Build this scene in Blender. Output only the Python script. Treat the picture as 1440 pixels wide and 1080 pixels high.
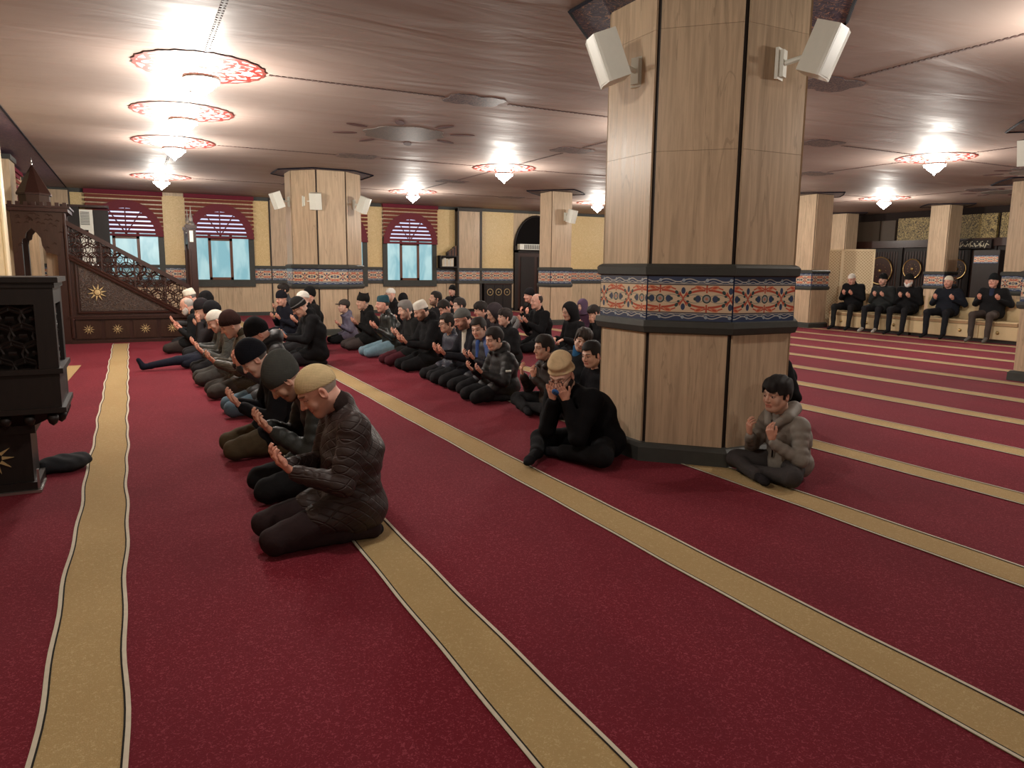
import bpy, bmesh, math, random, time
import numpy as np
from mathutils import Matrix, Vector
PI = math.pi
random.seed(7); rng = np.random.default_rng(7)
for o in list(bpy.data.objects): bpy.data.objects.remove(o)
sc = bpy.context.scene
C = sc.collection
# ------------------------------------------------------------------ camera, world, exposure
cam_d = bpy.data.cameras.new('camera'); cam = bpy.data.objects.new('camera', cam_d); C.objects.link(cam)
FW = Vector((0.452152, 0.878467, -0.154448)); RT = Vector((0.889822, -0.456192, 0.010265)); UP = Vector((0.06144, 0.142072, 0.987948))
cam.matrix_world = Matrix(((RT.x, UP.x, -FW.x, 0), (RT.y, UP.y, -FW.y, 0), (RT.z, UP.z, -FW.z, 1.36), (0, 0, 0, 1)))
cam_d.sensor_width = 36; cam_d.lens = 25.92; cam_d.clip_start = .05; cam_d.clip_end = 200
sc.camera = cam
sc.view_settings.view_transform = 'Standard'; sc.view_settings.look = 'None'
sc.view_settings.gamma = 1; sc.view_settings.use_curve_mapping = False
sc.view_settings.exposure = EXPOSURE = 0.05
w = bpy.data.worlds.new('world'); sc.world = w; w.use_nodes = True
w.node_tree.nodes['Background'].inputs[0].default_value = (.55, .62, .75, 1)
w.node_tree.nodes['Background'].inputs[1].default_value = .25
LAMP_GLOW, LAMP_W = 42.0, 150.0
try:
    sc.cycles.max_bounces = 7; sc.cycles.diffuse_bounces = 4; sc.cycles.glossy_bounces = 3; sc.cycles.use_denoising = True
    sc.cycles.caustics_reflective = False; sc.cycles.caustics_refractive = False; sc.cycles.sample_clamp_indirect = 6
except Exception: pass
ZC = 3.22                       # ceiling height
XQ = -1.9; YB = 21.6; XR = 21.5; YN = -7.5

# ------------------------------------------------------------------ node material helper
class E:
    def __init__(s, m, sock): s.m, s.s = m, sock
    def _b(a, op, b): return a.m.math(op, a, b)
    def __add__(a, b): return a._b('ADD', b)
    __radd__ = __add__
    def __sub__(a, b): return a._b('SUBTRACT', b)
    def __rsub__(a, b): return a.m.math('SUBTRACT', b, a)
    def __mul__(a, b): return a._b('MULTIPLY', b)
    __rmul__ = __mul__
    def __truediv__(a, b): return a._b('DIVIDE', b)
    def lt(a, b): return a._b('LESS_THAN', b)
    def gt(a, b): return a._b('GREATER_THAN', b)
    def abs(a): return a.m.math('ABSOLUTE', a)
    def pp(a, b): return a._b('PINGPONG', b)
    def sin(a): return a.m.math('SINE', a)
    def cos(a): return a.m.math('COSINE', a)
    def sqrt(a): return a.m.math('SQRT', a)
    def fract(a): return a.m.math('FRACT', a)
    def mn(a, b): return a._b('MINIMUM', b)
    def mx(a, b): return a._b('MAXIMUM', b)
    def smooth(a, lo, hi):
        n = a.m.N('ShaderNodeMapRange'); n.interpolation_type = 'SMOOTHSTEP'
        a.m.put(n.inputs[0], a); n.inputs[1].default_value = lo; n.inputs[2].default_value = hi
        return E(a.m, n.outputs[0])
class Mat:
    def __init__(s, name, rough=.6, spec=.5, metal=0):
        s.mat = bpy.data.materials.new(name); s.mat.use_nodes = True; s.nt = s.mat.node_tree
        s.bsdf = s.nt.nodes['Principled BSDF']
        s.bsdf.inputs['Roughness'].default_value = rough; s.bsdf.inputs['Metallic'].default_value = metal
        s.bsdf.inputs['Specular IOR Level'].default_value = spec
    def N(s, t): return s.nt.nodes.new(t)
    def put(s, sock, v):
        if isinstance(v, E): s.nt.links.new(v.s, sock)
        elif isinstance(v, (tuple, list)) and len(v) == 3 and sock.type == 'RGBA': sock.default_value = (*v, 1)
        else: sock.default_value = v
    def math(s, op, a, b=None):
        n = s.N('ShaderNodeMath'); n.operation = op; s.put(n.inputs[0], a)
        if b is not None: s.put(n.inputs[1], b)
        return E(s, n.outputs[0])
    def coords(s, kind='Object'):
        n = s.N('ShaderNodeTexCoord'); return E(s, n.outputs[kind])
    def geo(s):
        n = s.N('ShaderNodeNewGeometry'); return E(s, n.outputs['Position'])
    def xyz(s, v):
        n = s.N('ShaderNodeSeparateXYZ'); s.put(n.inputs[0], v); return [E(s, n.outputs[i]) for i in range(3)]
    def vec(s, x, y, z):
        n = s.N('ShaderNodeCombineXYZ')
        for i, v in enumerate((x, y, z)): s.put(n.inputs[i], v)
        return E(s, n.outputs[0])
    def scale(s, v, sx, sy, sz):
        n = s.N('ShaderNodeMapping'); s.put(n.inputs[0], v); n.inputs['Scale'].default_value = (sx, sy, sz); return E(s, n.outputs[0])
    def noise(s, v, sc_=5, det=3, rough=.5, dist=0):
        n = s.N('ShaderNodeTexNoise'); s.put(n.inputs['Vector'], v); n.inputs['Scale'].default_value = sc_
        n.inputs['Detail'].default_value = det; n.inputs['Roughness'].default_value = rough; n.inputs['Distortion'].default_value = dist
        return E(s, n.outputs[0])
    def vor(s, v, sc_=5, feat='F1'):
        n = s.N('ShaderNodeTexVoronoi'); n.feature = feat; s.put(n.inputs['Vector'], v); n.inputs['Scale'].default_value = sc_
        return E(s, n.outputs[0])
    def mix(s, f, a, b):
        n = s.N('ShaderNodeMix'); n.data_type = 'RGBA'; s.put(n.inputs[0], f); s.put(n.inputs[6], a); s.put(n.inputs[7], b)
        return E(s, n.outputs[2])
    def col(s, c): s.put(s.bsdf.inputs['Base Color'], c); return s
    def rough(s, v): s.put(s.bsdf.inputs['Roughness'], v); return s
    def bump(s, h, st=.3, dist=.01):
        n = s.N('ShaderNodeBump'); n.inputs['Strength'].default_value = st; n.inputs['Distance'].default_value = dist
        s.put(n.inputs['Height'], h); s.nt.links.new(n.outputs[0], s.bsdf.inputs['Normal']); return s
    def attr(s, name):
        n = s.N('ShaderNodeAttribute'); n.attribute_name = name; return E(s, n.outputs[0])
    def emit(s, c, st):
        s.put(s.bsdf.inputs['Emission Color'], c); s.bsdf.inputs['Emission Strength'].default_value = st; return s
def plain(name, c, rough=.6, spec=.4, metal=0, var=.12, sc_=30, bump=0):
    m = Mat(name, rough, spec, metal); v = m.coords(); n = m.noise(v, sc_, 3)
    m.col(m.mix(n, tuple(x*(1-var) for x in c), tuple(min(1, x*(1+var)) for x in c)))
    if bump: m.bump(n, bump, .004)
    return m.mat
MT = {}
# --- carpet
def carpet(name, c0, c1, c2):
    m = Mat(name, .95, .15); p = m.geo()
    n = m.noise(p, 85, 2, .6, 1.5); big = m.noise(m.scale(p, 1, .5, 1), 1.6, 3)
    c = m.mix(n.smooth(.55, .63), c0, c1); c = m.mix(big.smooth(.35, .7)*.35, c, c2)
    m.col(c); m.bump(m.noise(p, 240, 2), .5, .004)
    try:
        m.bsdf.inputs['Sheen Weight'].default_value = .07; m.bsdf.inputs['Sheen Roughness'].default_value = .5
        m.put(m.bsdf.inputs['Sheen Tint'], (.9, .35, .4))
    except Exception: pass
    return m.mat
MT['red'] = carpet('red_carpet', (.136, .0080, .0172), (.235, .036, .054), (.085, .005, .012))
MT['gold'] = carpet('gold_carpet', (.38, .275, .125), (.48, .37, .19), (.32, .215, .09))
MT['edge'] = plain('cream_edging', (.55, .50, .40), .9, .1)
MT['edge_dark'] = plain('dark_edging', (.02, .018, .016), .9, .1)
# --- ceiling
def ceiling_mat():
    m = Mat('stretched_ceiling', .42, .33); p = m.geo()
    rip = m.noise(m.scale(p, .45, 1.5, 1), 1.3, 4, .5, .8)
    big = m.noise(m.scale(p, .25, .9, 1), .8, 2)
    m.col(m.mix(big.smooth(.3, .7), (.275, .205, .175), (.325, .255, .22)))
    m.rough(rip.smooth(.3, .7)*.14+.52)
    m.bump(rip, .42, .04); return m.mat
MT['ceiling'] = ceiling_mat()
# --- travertine / stone / walls
def travertine(name, c, rough=.30):
    m = Mat(name, rough, .22); p = m.coords()
    g = m.noise(m.scale(p, 9, 9, .55), 3, 6, .62, .5); f = m.noise(m.scale(p, 60, 60, 1.5), 3, 3)
    v = m.noise(m.scale(p, 2.2, 2.2, .18), 2.2, 4, .5, 1.2)
    col = m.mix(g.smooth(.32, .68), tuple(x*.80 for x in c), tuple(min(1, x*1.12) for x in c))
    col = m.mix((f.smooth(.55, .8))*.25, col, tuple(x*.6 for x in c))
    oi = m.N('ShaderNodeObjectInfo'); rn_ = E(m, oi.outputs['Random']); col = m.mix(rn_*.22, col, tuple(x*.72 for x in c))
    line = ((v-.5).abs()).lt(.006)
    col = m.mix(line*.35, col, tuple(x*.45 for x in c))
    m.col(col); m.rough(g*.12+rough-.04); return m.mat
MT['trav'] = travertine('travertine', (.53, .395, .265))
MT['trav2'] = travertine('travertine_pale', (.56, .43, .285))
MT['joint'] = plain('dark_joint', (.022, .015, .012), .5)
MT['slate'] = plain('charcoal_stone', (.050, .052, .047), .5, .25, 0, .2, 12)
def goldwall():
    m = Mat('gold_wallpaper', .45, .5); p = m.geo()
    n = m.noise(p, 26, 4, .7, 2.5)
    m.col(m.mix(n.smooth(.42, .6), (.58, .41, .17), (.72, .55, .28))); m.bump(n, .3, .004); return m.mat
MT['goldwall'] = goldwall()
def grillewall():
    m = Mat('gold_lattice_wall', .5, .4); p = m.geo()
    n = m.noise(p, 14, 4, .7, 3)
    m.col(m.mix(n.smooth(.46, .54), (.035, .024, .012), (.42, .31, .12))); return m.mat
MT['grille'] = grillewall()
def wood(name, c, rough=.35):
    m = Mat(name, rough, .3); p = m.coords()
    n = m.noise(m.scale(p, 14, 14, 2), 3, 5, .6, .6)
    m.col(m.mix(n, tuple(x*.6 for x in c), tuple(x*1.4 for x in c))); m.bump(n, .12, .004); return m.mat
MT['wood'] = wood('dark_walnut', (.036, .015, .011), .3)
MT['wood_black'] = wood('near_black_wood', (.013, .009, .008), .5)
MT['wood_carved'] = wood('carved_walnut', (.040, .020, .014), .25)
def carved():
    m = Mat('carved_relief_wood', .4, .5); p = m.coords()
    n = m.noise(p, 20, 3, .6, 2.5)
    m.col(m.mix(n.smooth(.4, .6), (.022, .010, .007), (.058, .030, .017))); m.bump(n, .8, .02); return m.mat
MT['relief'] = carved()
MT['brown_frame'] = plain('brown_window_frame', (.13, .05, .028), .4)
MT['brass'] = plain('brass', (.55, .38, .16), .35, .5, .8)
MT['gilt'] = plain('gilt_paint', (.50, .36, .17), .5, .4, .2)
MT['steel'] = plain('steel', (.45, .44, .42), .3, .5, .9)
MT['white_pl'] = plain('white_plastic', (.74, .75, .67), .4, .5, 0, .04)
MT['cream'] = plain('cream_leather', (.60, .46, .26), .45, .5, 0, .06)
MT['cushion'] = plain('tan_cushion', (.36, .23, .12), .6, .3)
MT['mihrab'] = plain('pale_marble', (.66, .56, .38), .35, .5, 0, .12, 6, .2)
MT['grey_grill'] = plain('grey_grill', (.16, .16, .15), .5)
MT['red_rod'] = plain('red_rod', (.45, .02, .02), .4)
MT['blind1'] = plain('russet_blind', (.17, .040, .028), .75, .2)
MT['blind2'] = plain('wine_blind', (.15, .030, .040), .75, .2)
MT['blind3'] = plain('crimson_valance', (.13, .012, .025), .7, .2)
MT['dark'] = plain('black_void', (.006, .005, .005), .9, .1)
MT['dark_plaster'] = plain('dim_brown_beam', (.020, .013, .011), .8, .2)
def pane():
    m = Mat('daylit_frosted_pane', .25, .5); p = m.geo()
    n = m.noise(m.scale(p, 1, 1, .35), 3, 3, .5, .5)
    c = m.mix(n.smooth(.35, .65), (.20, .42, .48), (.40, .61, .63))
    m.col((.05, .08, .09)); m.emit(c, 1.0); return m.mat
MT['pane'] = pane()
def pane_arch():
    m = Mat('daylit_arch_pane', .25, .5); m.col((.08, .08, .1)); m.emit((.62, .66, .92), 1.15); return m.mat
MT['pane_arch'] = pane_arch()
def tile():
    m = Mat('iznik_tile', .22, .5)
    n = m.N('ShaderNodeUVMap'); u, v, _ = m.xyz(E(m, n.outputs[0]))
    uu = (u+.5).fract()-.5; au = uu.abs()                       # medallion at 0, crossing at +-.5
    w_ = (v-.5)*3.3; aw = w_.abs()                              # centre field |w|<1
    cream = (.60, .46, .32); red = (.42, .075, .045); blue = (.035, .055, .115); teal = (.03, .06, .065); orange = (.62, .20, .11)
    c = cream
    r = (uu*uu+(w_*.30)*(w_*.30)).sqrt()
    def ell(cx, cy, rx, ry, rot=0):
        a = (au-cx); b = (aw-cy)
        if rot:
            a, b = a*math.cos(rot)+b*.3*math.sin(rot), (b*.3*math.cos(rot)-a*math.sin(rot))/.3
        return ((a/rx)*(a/rx)+(b/ry)*(b/ry)).lt(1)
    # thin green stems
    st = ((aw-(au*6.28).sin().abs()*.30).abs()).lt(.035)
    c = m.mix(st*.75, c, (.22, .25, .20))
    # red scrolls, crossing at au=.5
    k = (au*PI).cos().mx(0).sqrt()*.62
    sc1 = ((aw-k).abs()).lt(.075)
    c = m.mix(sc1*(au.gt(.03)), c, red)
    k2 = ((au-.16).abs()*-1.0+.16)*1.2+.70
    c = m.mix(((aw-k2).abs()).lt(.05)*au.lt(.34), c, red)
    c = m.mix((au.lt(.018))*(aw.gt(.42)), c, red)
    c = m.mix(((au-.5).abs()-(aw*.16)).abs().lt(.014)*aw.lt(.5), c, red)
    # petals, flowers
    c = m.mix(ell(.17, .80, .085, .13, .25), c, orange); c = m.mix(ell(.17, .80, .05, .06, .25), c, red)
    c = m.mix(ell(.36, .45, .035, .16, .6), c, teal); c = m.mix(ell(.40, .20, .03, .09), c, teal)
    c = m.mix(ell(.185, 0, .065, .24), c, blue); c = m.mix(ell(.25, 0, .03, .12), c, teal)
    c = m.mix(ell(.5, .58, .045, .24), c, blue)
    c = m.mix(r.lt(.095), c, teal); c = m.mix(r.lt(.066), c, (.32, .29, .27)); c = m.mix(r.lt(.03), c, (.42, .16, .10))
    # blue borders with white clouds
    inb = aw.gt(1.0); c = m.mix(inb, c, blue)
    w1 = ((aw-1.32-(u*12.566).sin()*.10).abs()).lt(.035); c = m.mix(w1*inb, c, (.42, .42, .40))
    w2 = ((aw-1.18+(u*25.1).cos()*.05).abs()).lt(.022); c = m.mix(w2*inb, c, (.45, .45, .42))
    rr = ((uu.abs()-.25).abs()-.25).abs(); bl = ((rr*rr+((aw-1.33)*.3)*((aw-1.33)*.3)).sqrt()).lt(.035)
    c = m.mix(bl*inb, c, (.30, .36, .42))
    c = m.mix(((aw-1.0).abs()).lt(.035), c, (.09, .07, .07)); c = m.mix(((aw-1.08).abs()).lt(.02), c, (.45, .43, .38))
    m.col(c); return m.mat
MT['tile'] = tile()
def medallion():
    m = Mat('red_lace_medallion', .5, .3); x, y, z = m.xyz(m.coords())
    r = (x*x+y*y).sqrt()*(1/.58); th = m.math('ARCTAN2', y, x)
    c = (.42, .34, .31); red = (.22, .012, .008)
    p1 = ((th*12).cos()*.06+.86-r).abs().lt(.045)
    p2 = ((th*12).sin().abs()*.15+.60-r).abs().lt(.04)
    p3 = (((th*8).cos()*.12+.5)-r).abs().lt(.05)
    p4 = ((th*16+r*9).sin()*(th*7-r*14).sin()).gt(.22)
    c = m.mix(p4*.9, c, red); c = m.mix(p1.mx(p2).mx(p3), c, red)
    fl = (((x*x+y*y).sqrt()-.42).abs().lt(.05))*((th*3).cos().gt(.86)); c = m.mix(fl, c, (.75, .68, .64))
    c = m.mix(r.gt(.955), c, (.14, .025, .018)); m.col(c); return m.mat
MT['medal'] = medallion()
def arabesque(name, base, dark, light, sc_=9):
    m = Mat(name, .5, .3); p = m.geo()
    a = m.noise(p, sc_, 1, .4, 3.5); b = m.noise(p, sc_*2.1, 1, .4, 2.0)
    c = m.mix((a-.5).abs().lt(.03), base, dark); c = m.mix(a.gt(.56), c, dark)
    c = m.mix((b-.5).abs().lt(.018), c, light); m.col(c); return m.mat
MT['cap_print'] = arabesque('cap_arabesque', (.075, .075, .125), (.030, .034, .070), (.42, .25, .17), 5)
MT['cap_rim'] = plain('cap_rim', (.014, .014, .022), .8, .1)
MT['orn'] = arabesque('grey_arabesque', (.16, .115, .10), (.040, .040, .060), (.30, .22, .19), 13)
MT['orn_pale'] = arabesque('pale_arabesque', (.17, .145, .12), (.10, .10, .10), (.27, .22, .19), 16)
MT['frieze'] = arabesque('purple_frieze', (.13, .090, .125), (.070, .050, .095), (.22, .13, .14), 8)
MT['petal'] = plain('dusky_petal', (.085, .030, .028), .6)
MT['chain'] = plain('chain_print', (.10, .062, .055), .6)
def crystal(name, c, st):
    m = Mat(name, .15, .5); m.col((.8, .8, .8)); m.emit(c, st); return m.mat
MT['glow'] = crystal('lit_crystal', (1, .95, .86), LAMP_GLOW)
MT['glow2'] = crystal('lit_crystal_upper', (1, .95, .86), LAMP_GLOW*.35)
MT['ring'] = plain('chandelier_ring', (.30, .26, .22), .4, .5, .7)
def lattice_screen():
    m = Mat('cream_lattice', .6, .3); m.col((.72, .60, .40)); return m.mat
MT['screen'] = lattice_screen()
MT['script'] = plain('gilt_script', (.62, .56, .42), .5)
MT['book'] = [plain('book_'+n, c, .7) for n, c in (('cream', (.62, .55, .42)), ('white', (.6, .6, .55)), ('brown', (.12, .06, .04)), ('dark', (.04, .03, .03)), ('green', (.06, .10, .08)))]

# ------------------------------------------------------------------ mesh helpers
class MB:
    def __init__(s): s.v = []; s.f = []; s.uv = {}
    def add(s, vs, fs):
        k = len(s.v); s.v += [tuple(map(float, p)) for p in vs]; s.f += [tuple(i+k for i in f) for f in fs]; return s
    def box(s, x0, x1, y0, y1, z0, z1):
        return s.add([(x0, y0, z0), (x1, y0, z0), (x1, y1, z0), (x0, y1, z0), (x0, y0, z1), (x1, y0, z1), (x1, y1, z1), (x0, y1, z1)],
                     [(0, 3, 2, 1), (4, 5, 6, 7), (0, 1, 5, 4), (1, 2, 6, 5), (2, 3, 7, 6), (3, 0, 4, 7)])
    def prism(s, poly, z0, z1):
        n = len(poly); a = sum(poly[i][0]*poly[(i+1) % n][1]-poly[(i+1) % n][0]*poly[i][1] for i in range(n))
        if a < 0: poly = poly[::-1]
        vs = [(x, y, z0) for x, y in poly]+[(x, y, z1) for x, y in poly]
        return s.add(vs, [tuple(range(n))[::-1], tuple(range(n, 2*n))]+[(i, (i+1) % n, n+(i+1) % n, n+i) for i in range(n)])
    def prism_y(s, poly, y0, y1):                 # poly in (x, z)
        n = len(poly); a = sum(poly[i][0]*poly[(i+1) % n][1]-poly[(i+1) % n][0]*poly[i][1] for i in range(n))
        if a < 0: poly = poly[::-1]
        vs = [(x, y0, z) for x, z in poly]+[(x, y1, z) for x, z in poly]
        return s.add(vs, [tuple(range(n)), tuple(range(n, 2*n))[::-1]]+[((i+1) % n, i, n+i, n+(i+1) % n) for i in range(n)])
    def lathe(s, prof, c=(0, 0, 0), n=16, axis='z', cap=True):
        vs = []; fs = []
        for r, h in prof:
            for k in range(n):
                a = 2*PI*k/n; x, y = r*math.cos(a), r*math.sin(a)
                p = (x, y, h) if axis == 'z' else ((x, h, y) if axis == 'y' else (h, x, y))
                vs.append((p[0]+c[0], p[1]+c[1], p[2]+c[2]))
        for j in range(len(prof)-1):
            for k in range(n):
                a, b = j*n+k, j*n+(k+1) % n; fs.append((a, b, b+n, a+n))
        if cap: fs += [tuple(range(n))[::-1], tuple(range((len(prof)-1)*n, len(prof)*n))]
        return s.add(vs, fs)
    def tube(s, pts, r, n=6, closed=False):
        pts = [Vector(p) for p in pts]; m = len(pts); vs = []; fs = []; rr = r if isinstance(r, (list, tuple)) else [r]*m
        up = Vector((.123, .217, .968)).normalized()
        for i, p in enumerate(pts):
            a = pts[(i-1) % m] if (closed or i) else p; b = pts[(i+1) % m] if (closed or i < m-1) else p
            t = (b-a).normalized(); x = t.cross(up)
            if x.length < 1e-3: x = t.cross(Vector((1, 0, 0)))
            x.normalize(); y = t.cross(x)
            for k in range(n): vs.append(p+(x*math.cos(2*PI*k/n)+y*math.sin(2*PI*k/n))*rr[i])
        for i in range(m if closed else m-1):
            for k in range(n):
                a = i*n+k; b = i*n+(k+1) % n; c = ((i+1) % m)*n+(k+1) % n; d = ((i+1) % m)*n+k; fs.append((a, b, c, d))
        if not closed: fs += [tuple(range(n))[::-1], tuple(range((m-1)*n, m*n))]
        return s.add(vs, fs)
    def xf(s, M):
        s.v = [tuple(M @ Vector(p)) for p in s.v]; return s
    def clip(s, planes):
        bm = bmesh.new(); vs = [bm.verts.new(p) for p in s.v]
        for f in s.f:
            try: bm.faces.new([vs[i] for i in f])
            except ValueError: pass
        for co, no in planes:
            bmesh.ops.bisect_plane(bm, geom=bm.verts[:]+bm.edges[:]+bm.faces[:], plane_co=co, plane_no=no, clear_outer=True)
        bm.verts.index_update(); s.v = [tuple(v.co) for v in bm.verts]; s.f = [tuple(v.index for v in f.verts) for f in bm.faces]; bm.free(); return s
def props(o, label=None, cat=None, group=None, kind=None):
    for k, v in (('label', label), ('category', cat), ('group', group), ('kind', kind)):
        if v: o[k] = v
    return o
def mesh_obj(name, v, f, mat, parent=None, smooth=False, origin=None, uv=None, cols=None):
    me = bpy.data.meshes.new(name)
    v = np.asarray(v, dtype=np.float32).reshape(-1, 3)
    off = np.zeros(3, np.float32)
    if parent is not None: off = np.array(ROOT[parent.name], np.float32)
    elif origin is not None: off = np.array(origin, np.float32)
    me.from_pydata((v-off).tolist(), [], f if isinstance(f, list) else f.tolist()); 
    if smooth: me.polygons.foreach_set('use_smooth', [True]*len(me.polygons))
    if uv is not None:
        l = me.uv_layers.new(name='UVMap'); l.data.foreach_set('uv', [c for p in uv for c in p])
    if cols is not None:
        a = me.color_attributes.new('Col', 'FLOAT_COLOR', 'POINT'); a.data.foreach_set('color', np.concatenate([cols, np.ones((len(cols), 1))], 1).astype(np.float32).ravel())
    me.materials.append(mat); o = bpy.data.objects.new(name, me); C.objects.link(o)
    ROOT[o.name] = tuple(float(x) for x in off)
    if parent is not None: o.parent = parent; 
    else: o.location = tuple(float(x) for x in off)
    return o
ROOT = {}
def part(name, mb, mat, parent=None, smooth=False, origin=None): return mesh_obj(name, mb.v, mb.f, mat, parent, smooth, origin)
def thing(name, label, cat, loc=(0, 0, 0), group=None):
    o = bpy.data.objects.new(name, None); C.objects.link(o); o.location = loc; o.empty_display_size = .1
    ROOT[o.name] = tuple(loc); return props(o, label, cat, group)
def copy_tree(o, loc):
    r = o.copy(); C.objects.link(r); r.location = loc; ROOT[r.name] = tuple(loc)
    for ch in o.children:
        c = ch.copy(); C.objects.link(c); c.parent = r
        for g in ch.children:
            d = g.copy(); C.objects.link(d); d.parent = c
    return r
def struct(name, mb, mat, parent=None, **k): return props(part(name, mb, mat, parent, **k), kind='structure')

# ================================================================== ROOM
fl = struct('floor', MB().box(XQ-.3, XR+.4, YN-.2, YB+.3, -.12, 0), MT['red'])
X0, PER, SW = -.338, 1.247, .250
def stripe_edge(x, i, ys, wob=.006):
    return [x+wob*(math.sin(y*3.1+i*1.7)*.6+.5*math.sin(y*8.3+i)) for y in ys]
YS = [YN+.1+k*.1 for k in range(int((YB-YN-.2)/.1)+1)]
for i in range(0, 17):
    xa = X0+PER*i; wob = .009 if i == 0 else .004
    ys = [y for y in YS if y < (14.55 if i in (0,) else 99)]
    L = stripe_edge(xa, i, ys, wob); R_ = stripe_edge(xa+SW, i+.5, ys, wob)
    mb = MB(); vs = [(a, y, .003) for a, y in zip(L, ys)]+[(b, y, .003) for b, y in zip(R_, ys)]; n = len(ys)
    mb.add(vs, [(k, n+k, n+k+1, k+1) for k in range(n-1)])
    st = part('stripe', mb, MT['gold'], fl)
    for nm, mat_, o1, wd, z in (('edging', MT['edge'], .0, .014, .0055), ('edging_hairline', MT['edge_dark'], .014, .006, .005)):  # second strip is the carpet's own dark hairline inside the cream edging
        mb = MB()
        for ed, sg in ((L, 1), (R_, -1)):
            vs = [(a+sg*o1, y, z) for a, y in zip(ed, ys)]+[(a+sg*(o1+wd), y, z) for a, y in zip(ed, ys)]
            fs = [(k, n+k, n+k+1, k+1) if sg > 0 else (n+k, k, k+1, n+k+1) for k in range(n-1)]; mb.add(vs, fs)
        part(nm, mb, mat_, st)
ce = struct('ceiling', MB().box(XQ-.3, XR+.4, YN-.2, YB+.3, ZC, ZC+.15), MT['ceiling'])
# qibla wall, near wall, far right wall
struct('wall_left', MB().box(XQ-.25, XQ, YN-.2, YB+.3, 0, ZC), MT['trav2'])
struct('wall_front', MB().box(XQ-.25, XR+.4, YN-.25, YN, 0, ZC), MT['trav2'])
struct('wall_right', MB().box(XR, XR+.25, YN-.2, YB+.3, 0, ZC), MT['dark_plaster'])
wb = struct('wall_back', MB().box(XQ-.25, XR+.4, YB, YB+.25, 0, ZC), MT['trav2'])
struct('baseboard_back', MB().box(XQ, XR, YB-.035, YB, 0, .10).box(XQ, XR, YB-.05, YB, 0, .06), MT['slate'])
struct('trim_1', MB().box(XQ, -.6, YB-.03, YB, 3.12, ZC).box(3.08, 6.7, YB-.03, YB, 3.12, ZC).box(8.45, XR, YB-.04, YB, 3.13, ZC), MT['slate'])
# printed purple border on the ceiling along the qibla wall
props(part('ceiling_border', MB().box(XQ, -1.25, YN, YB, ZC-.006, ZC), MT['frieze'], ce), None)
part('border_line', MB().box(-1.27, -1.245, YN, YB, ZC-.009, ZC), MT['cap_rim'], ce)
# gold wallpaper panels on the back wall (children of the wall)
def wpanel(x0, x1, z0=1.36, z1=3.12, mat='goldwall', y=YB, nm='wallpaper_panel'):
    return part(nm, MB().box(x0, x1, y-.022, y, z0, z1), MT[mat], wb)
for a, b in ((-1.2, -.88), (.85, 1.38), (3.06, 3.5), (4.2, 6.72), (8.44, 9.05), (9.86, 11.1), (12.75, 14.6), (14.7, 17.2), (17.3, XR)): wpanel(a, b, z1=3.14)
for a, b, c in ((-.88, .85, 0), (1.38, 3.06, 0), (6.72, 8.44, 0), (4.6, 6.2, 0)): wpanel(a, b, 3.02, 3.14)
# marble wall panels
for a, b in ((XQ, -1.22), (3.53, 4.15)):
    part('marble_panel', MB().box(a, b, YB-.05, YB, 1.36, 3.16), MT['trav'], wb)
    part('joint_strip', MB().box(b-.015, b+.015, YB-.054, YB, 0, 3.2).box(a-.015, a+.015, YB-.054, YB, 0, 3.2), MT['joint'], wb)
x = -1.2
while x < 17:
    x1 = x+1.66
    part('marble_panel', MB().box(x+.008, x1-.008, YB-.03, YB, .10, .90), MT['trav2'], wb); x = x1
# tile band on the back wall
def tile_strip(parent, p0, p1, z0, z1, u0=0, nm='tile_band', out=.0, mat=None, per=None):
    p0 = Vector(p0); p1 = Vector(p1); d = (p1-p0); L = d.length; d.normalize(); nrm = Vector((d.y, -d.x))
    a = p0+nrm*out; b = p1+nrm*out; per = per or (z1-z0)*1.02
    v = [(a.x, a.y, z0), (b.x, b.y, z0), (b.x, b.y, z1), (a.x, a.y, z1)]
    bk = [(p.x-nrm.x*.02, p.y-nrm.y*.02, z) for p, z in ((a, z0), (b, z0), (b, z1), (a, z1))]
    f = [(0, 1, 2, 3), (4, 7, 6, 5), (0, 4, 5, 1), (1, 5, 6, 2), (2, 6, 7, 3), (3, 7, 4, 0)]
    uq = [(u0, 0), (u0+L/per, 0), (u0+L/per, 1), (u0, 1)]; uv = uq+[(0, 0)]*20
    return mesh_obj(nm, v+bk, f, mat or MT['tile'], parent, uv=uv)
for a, b in ((XQ, 1.38), (3.06, 6.72), (8.44, 9.08), (9.08, 9.82), (9.82, 11.1), (12.75, 21.4)):
    tile_strip(wb, (a, YB), (b, YB), .97, 1.30, out=.045)
    part('band_moulding', MB().box(a, b, YB-.07, YB, 1.29, 1.37).box(a, b, YB-.07, YB, .89, .975), MT['slate'], wb)
# projecting pilaster
pl = thing('wall_pilaster', 'travertine pilaster with black edges standing out from the back wall beside the bookshelf', 'pilaster', (9.45, YB-.15, 0))
part('stone_panel', MB().box(9.10, 9.80, YB-.25, YB-.06, 1.37, 3.1), MT['trav'], pl)
part('stone_panel', MB().box(9.10, 9.80, YB-.25, YB-.06, .10, .90), MT['trav2'], pl)
part('edge_strip', MB().box(9.05, 9.10, YB-.26, YB-.06, .0, 3.16).box(9.80, 9.88, YB-.26, YB-.06, 0, 3.16).box(9.05, 9.88, YB-.27, YB-.06, 3.09, 3.19), MT['joint'], pl)
tile_strip(pl, (9.1, YB-.26), (9.8, YB-.26), .97, 1.30, out=.0)
part('moulding', MB().box(9.03, 9.9, YB-.30, YB-.06, 1.29, 1.37).box(9.03, 9.9, YB-.30, YB-.06, .89, .975), MT['slate'], pl)

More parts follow.
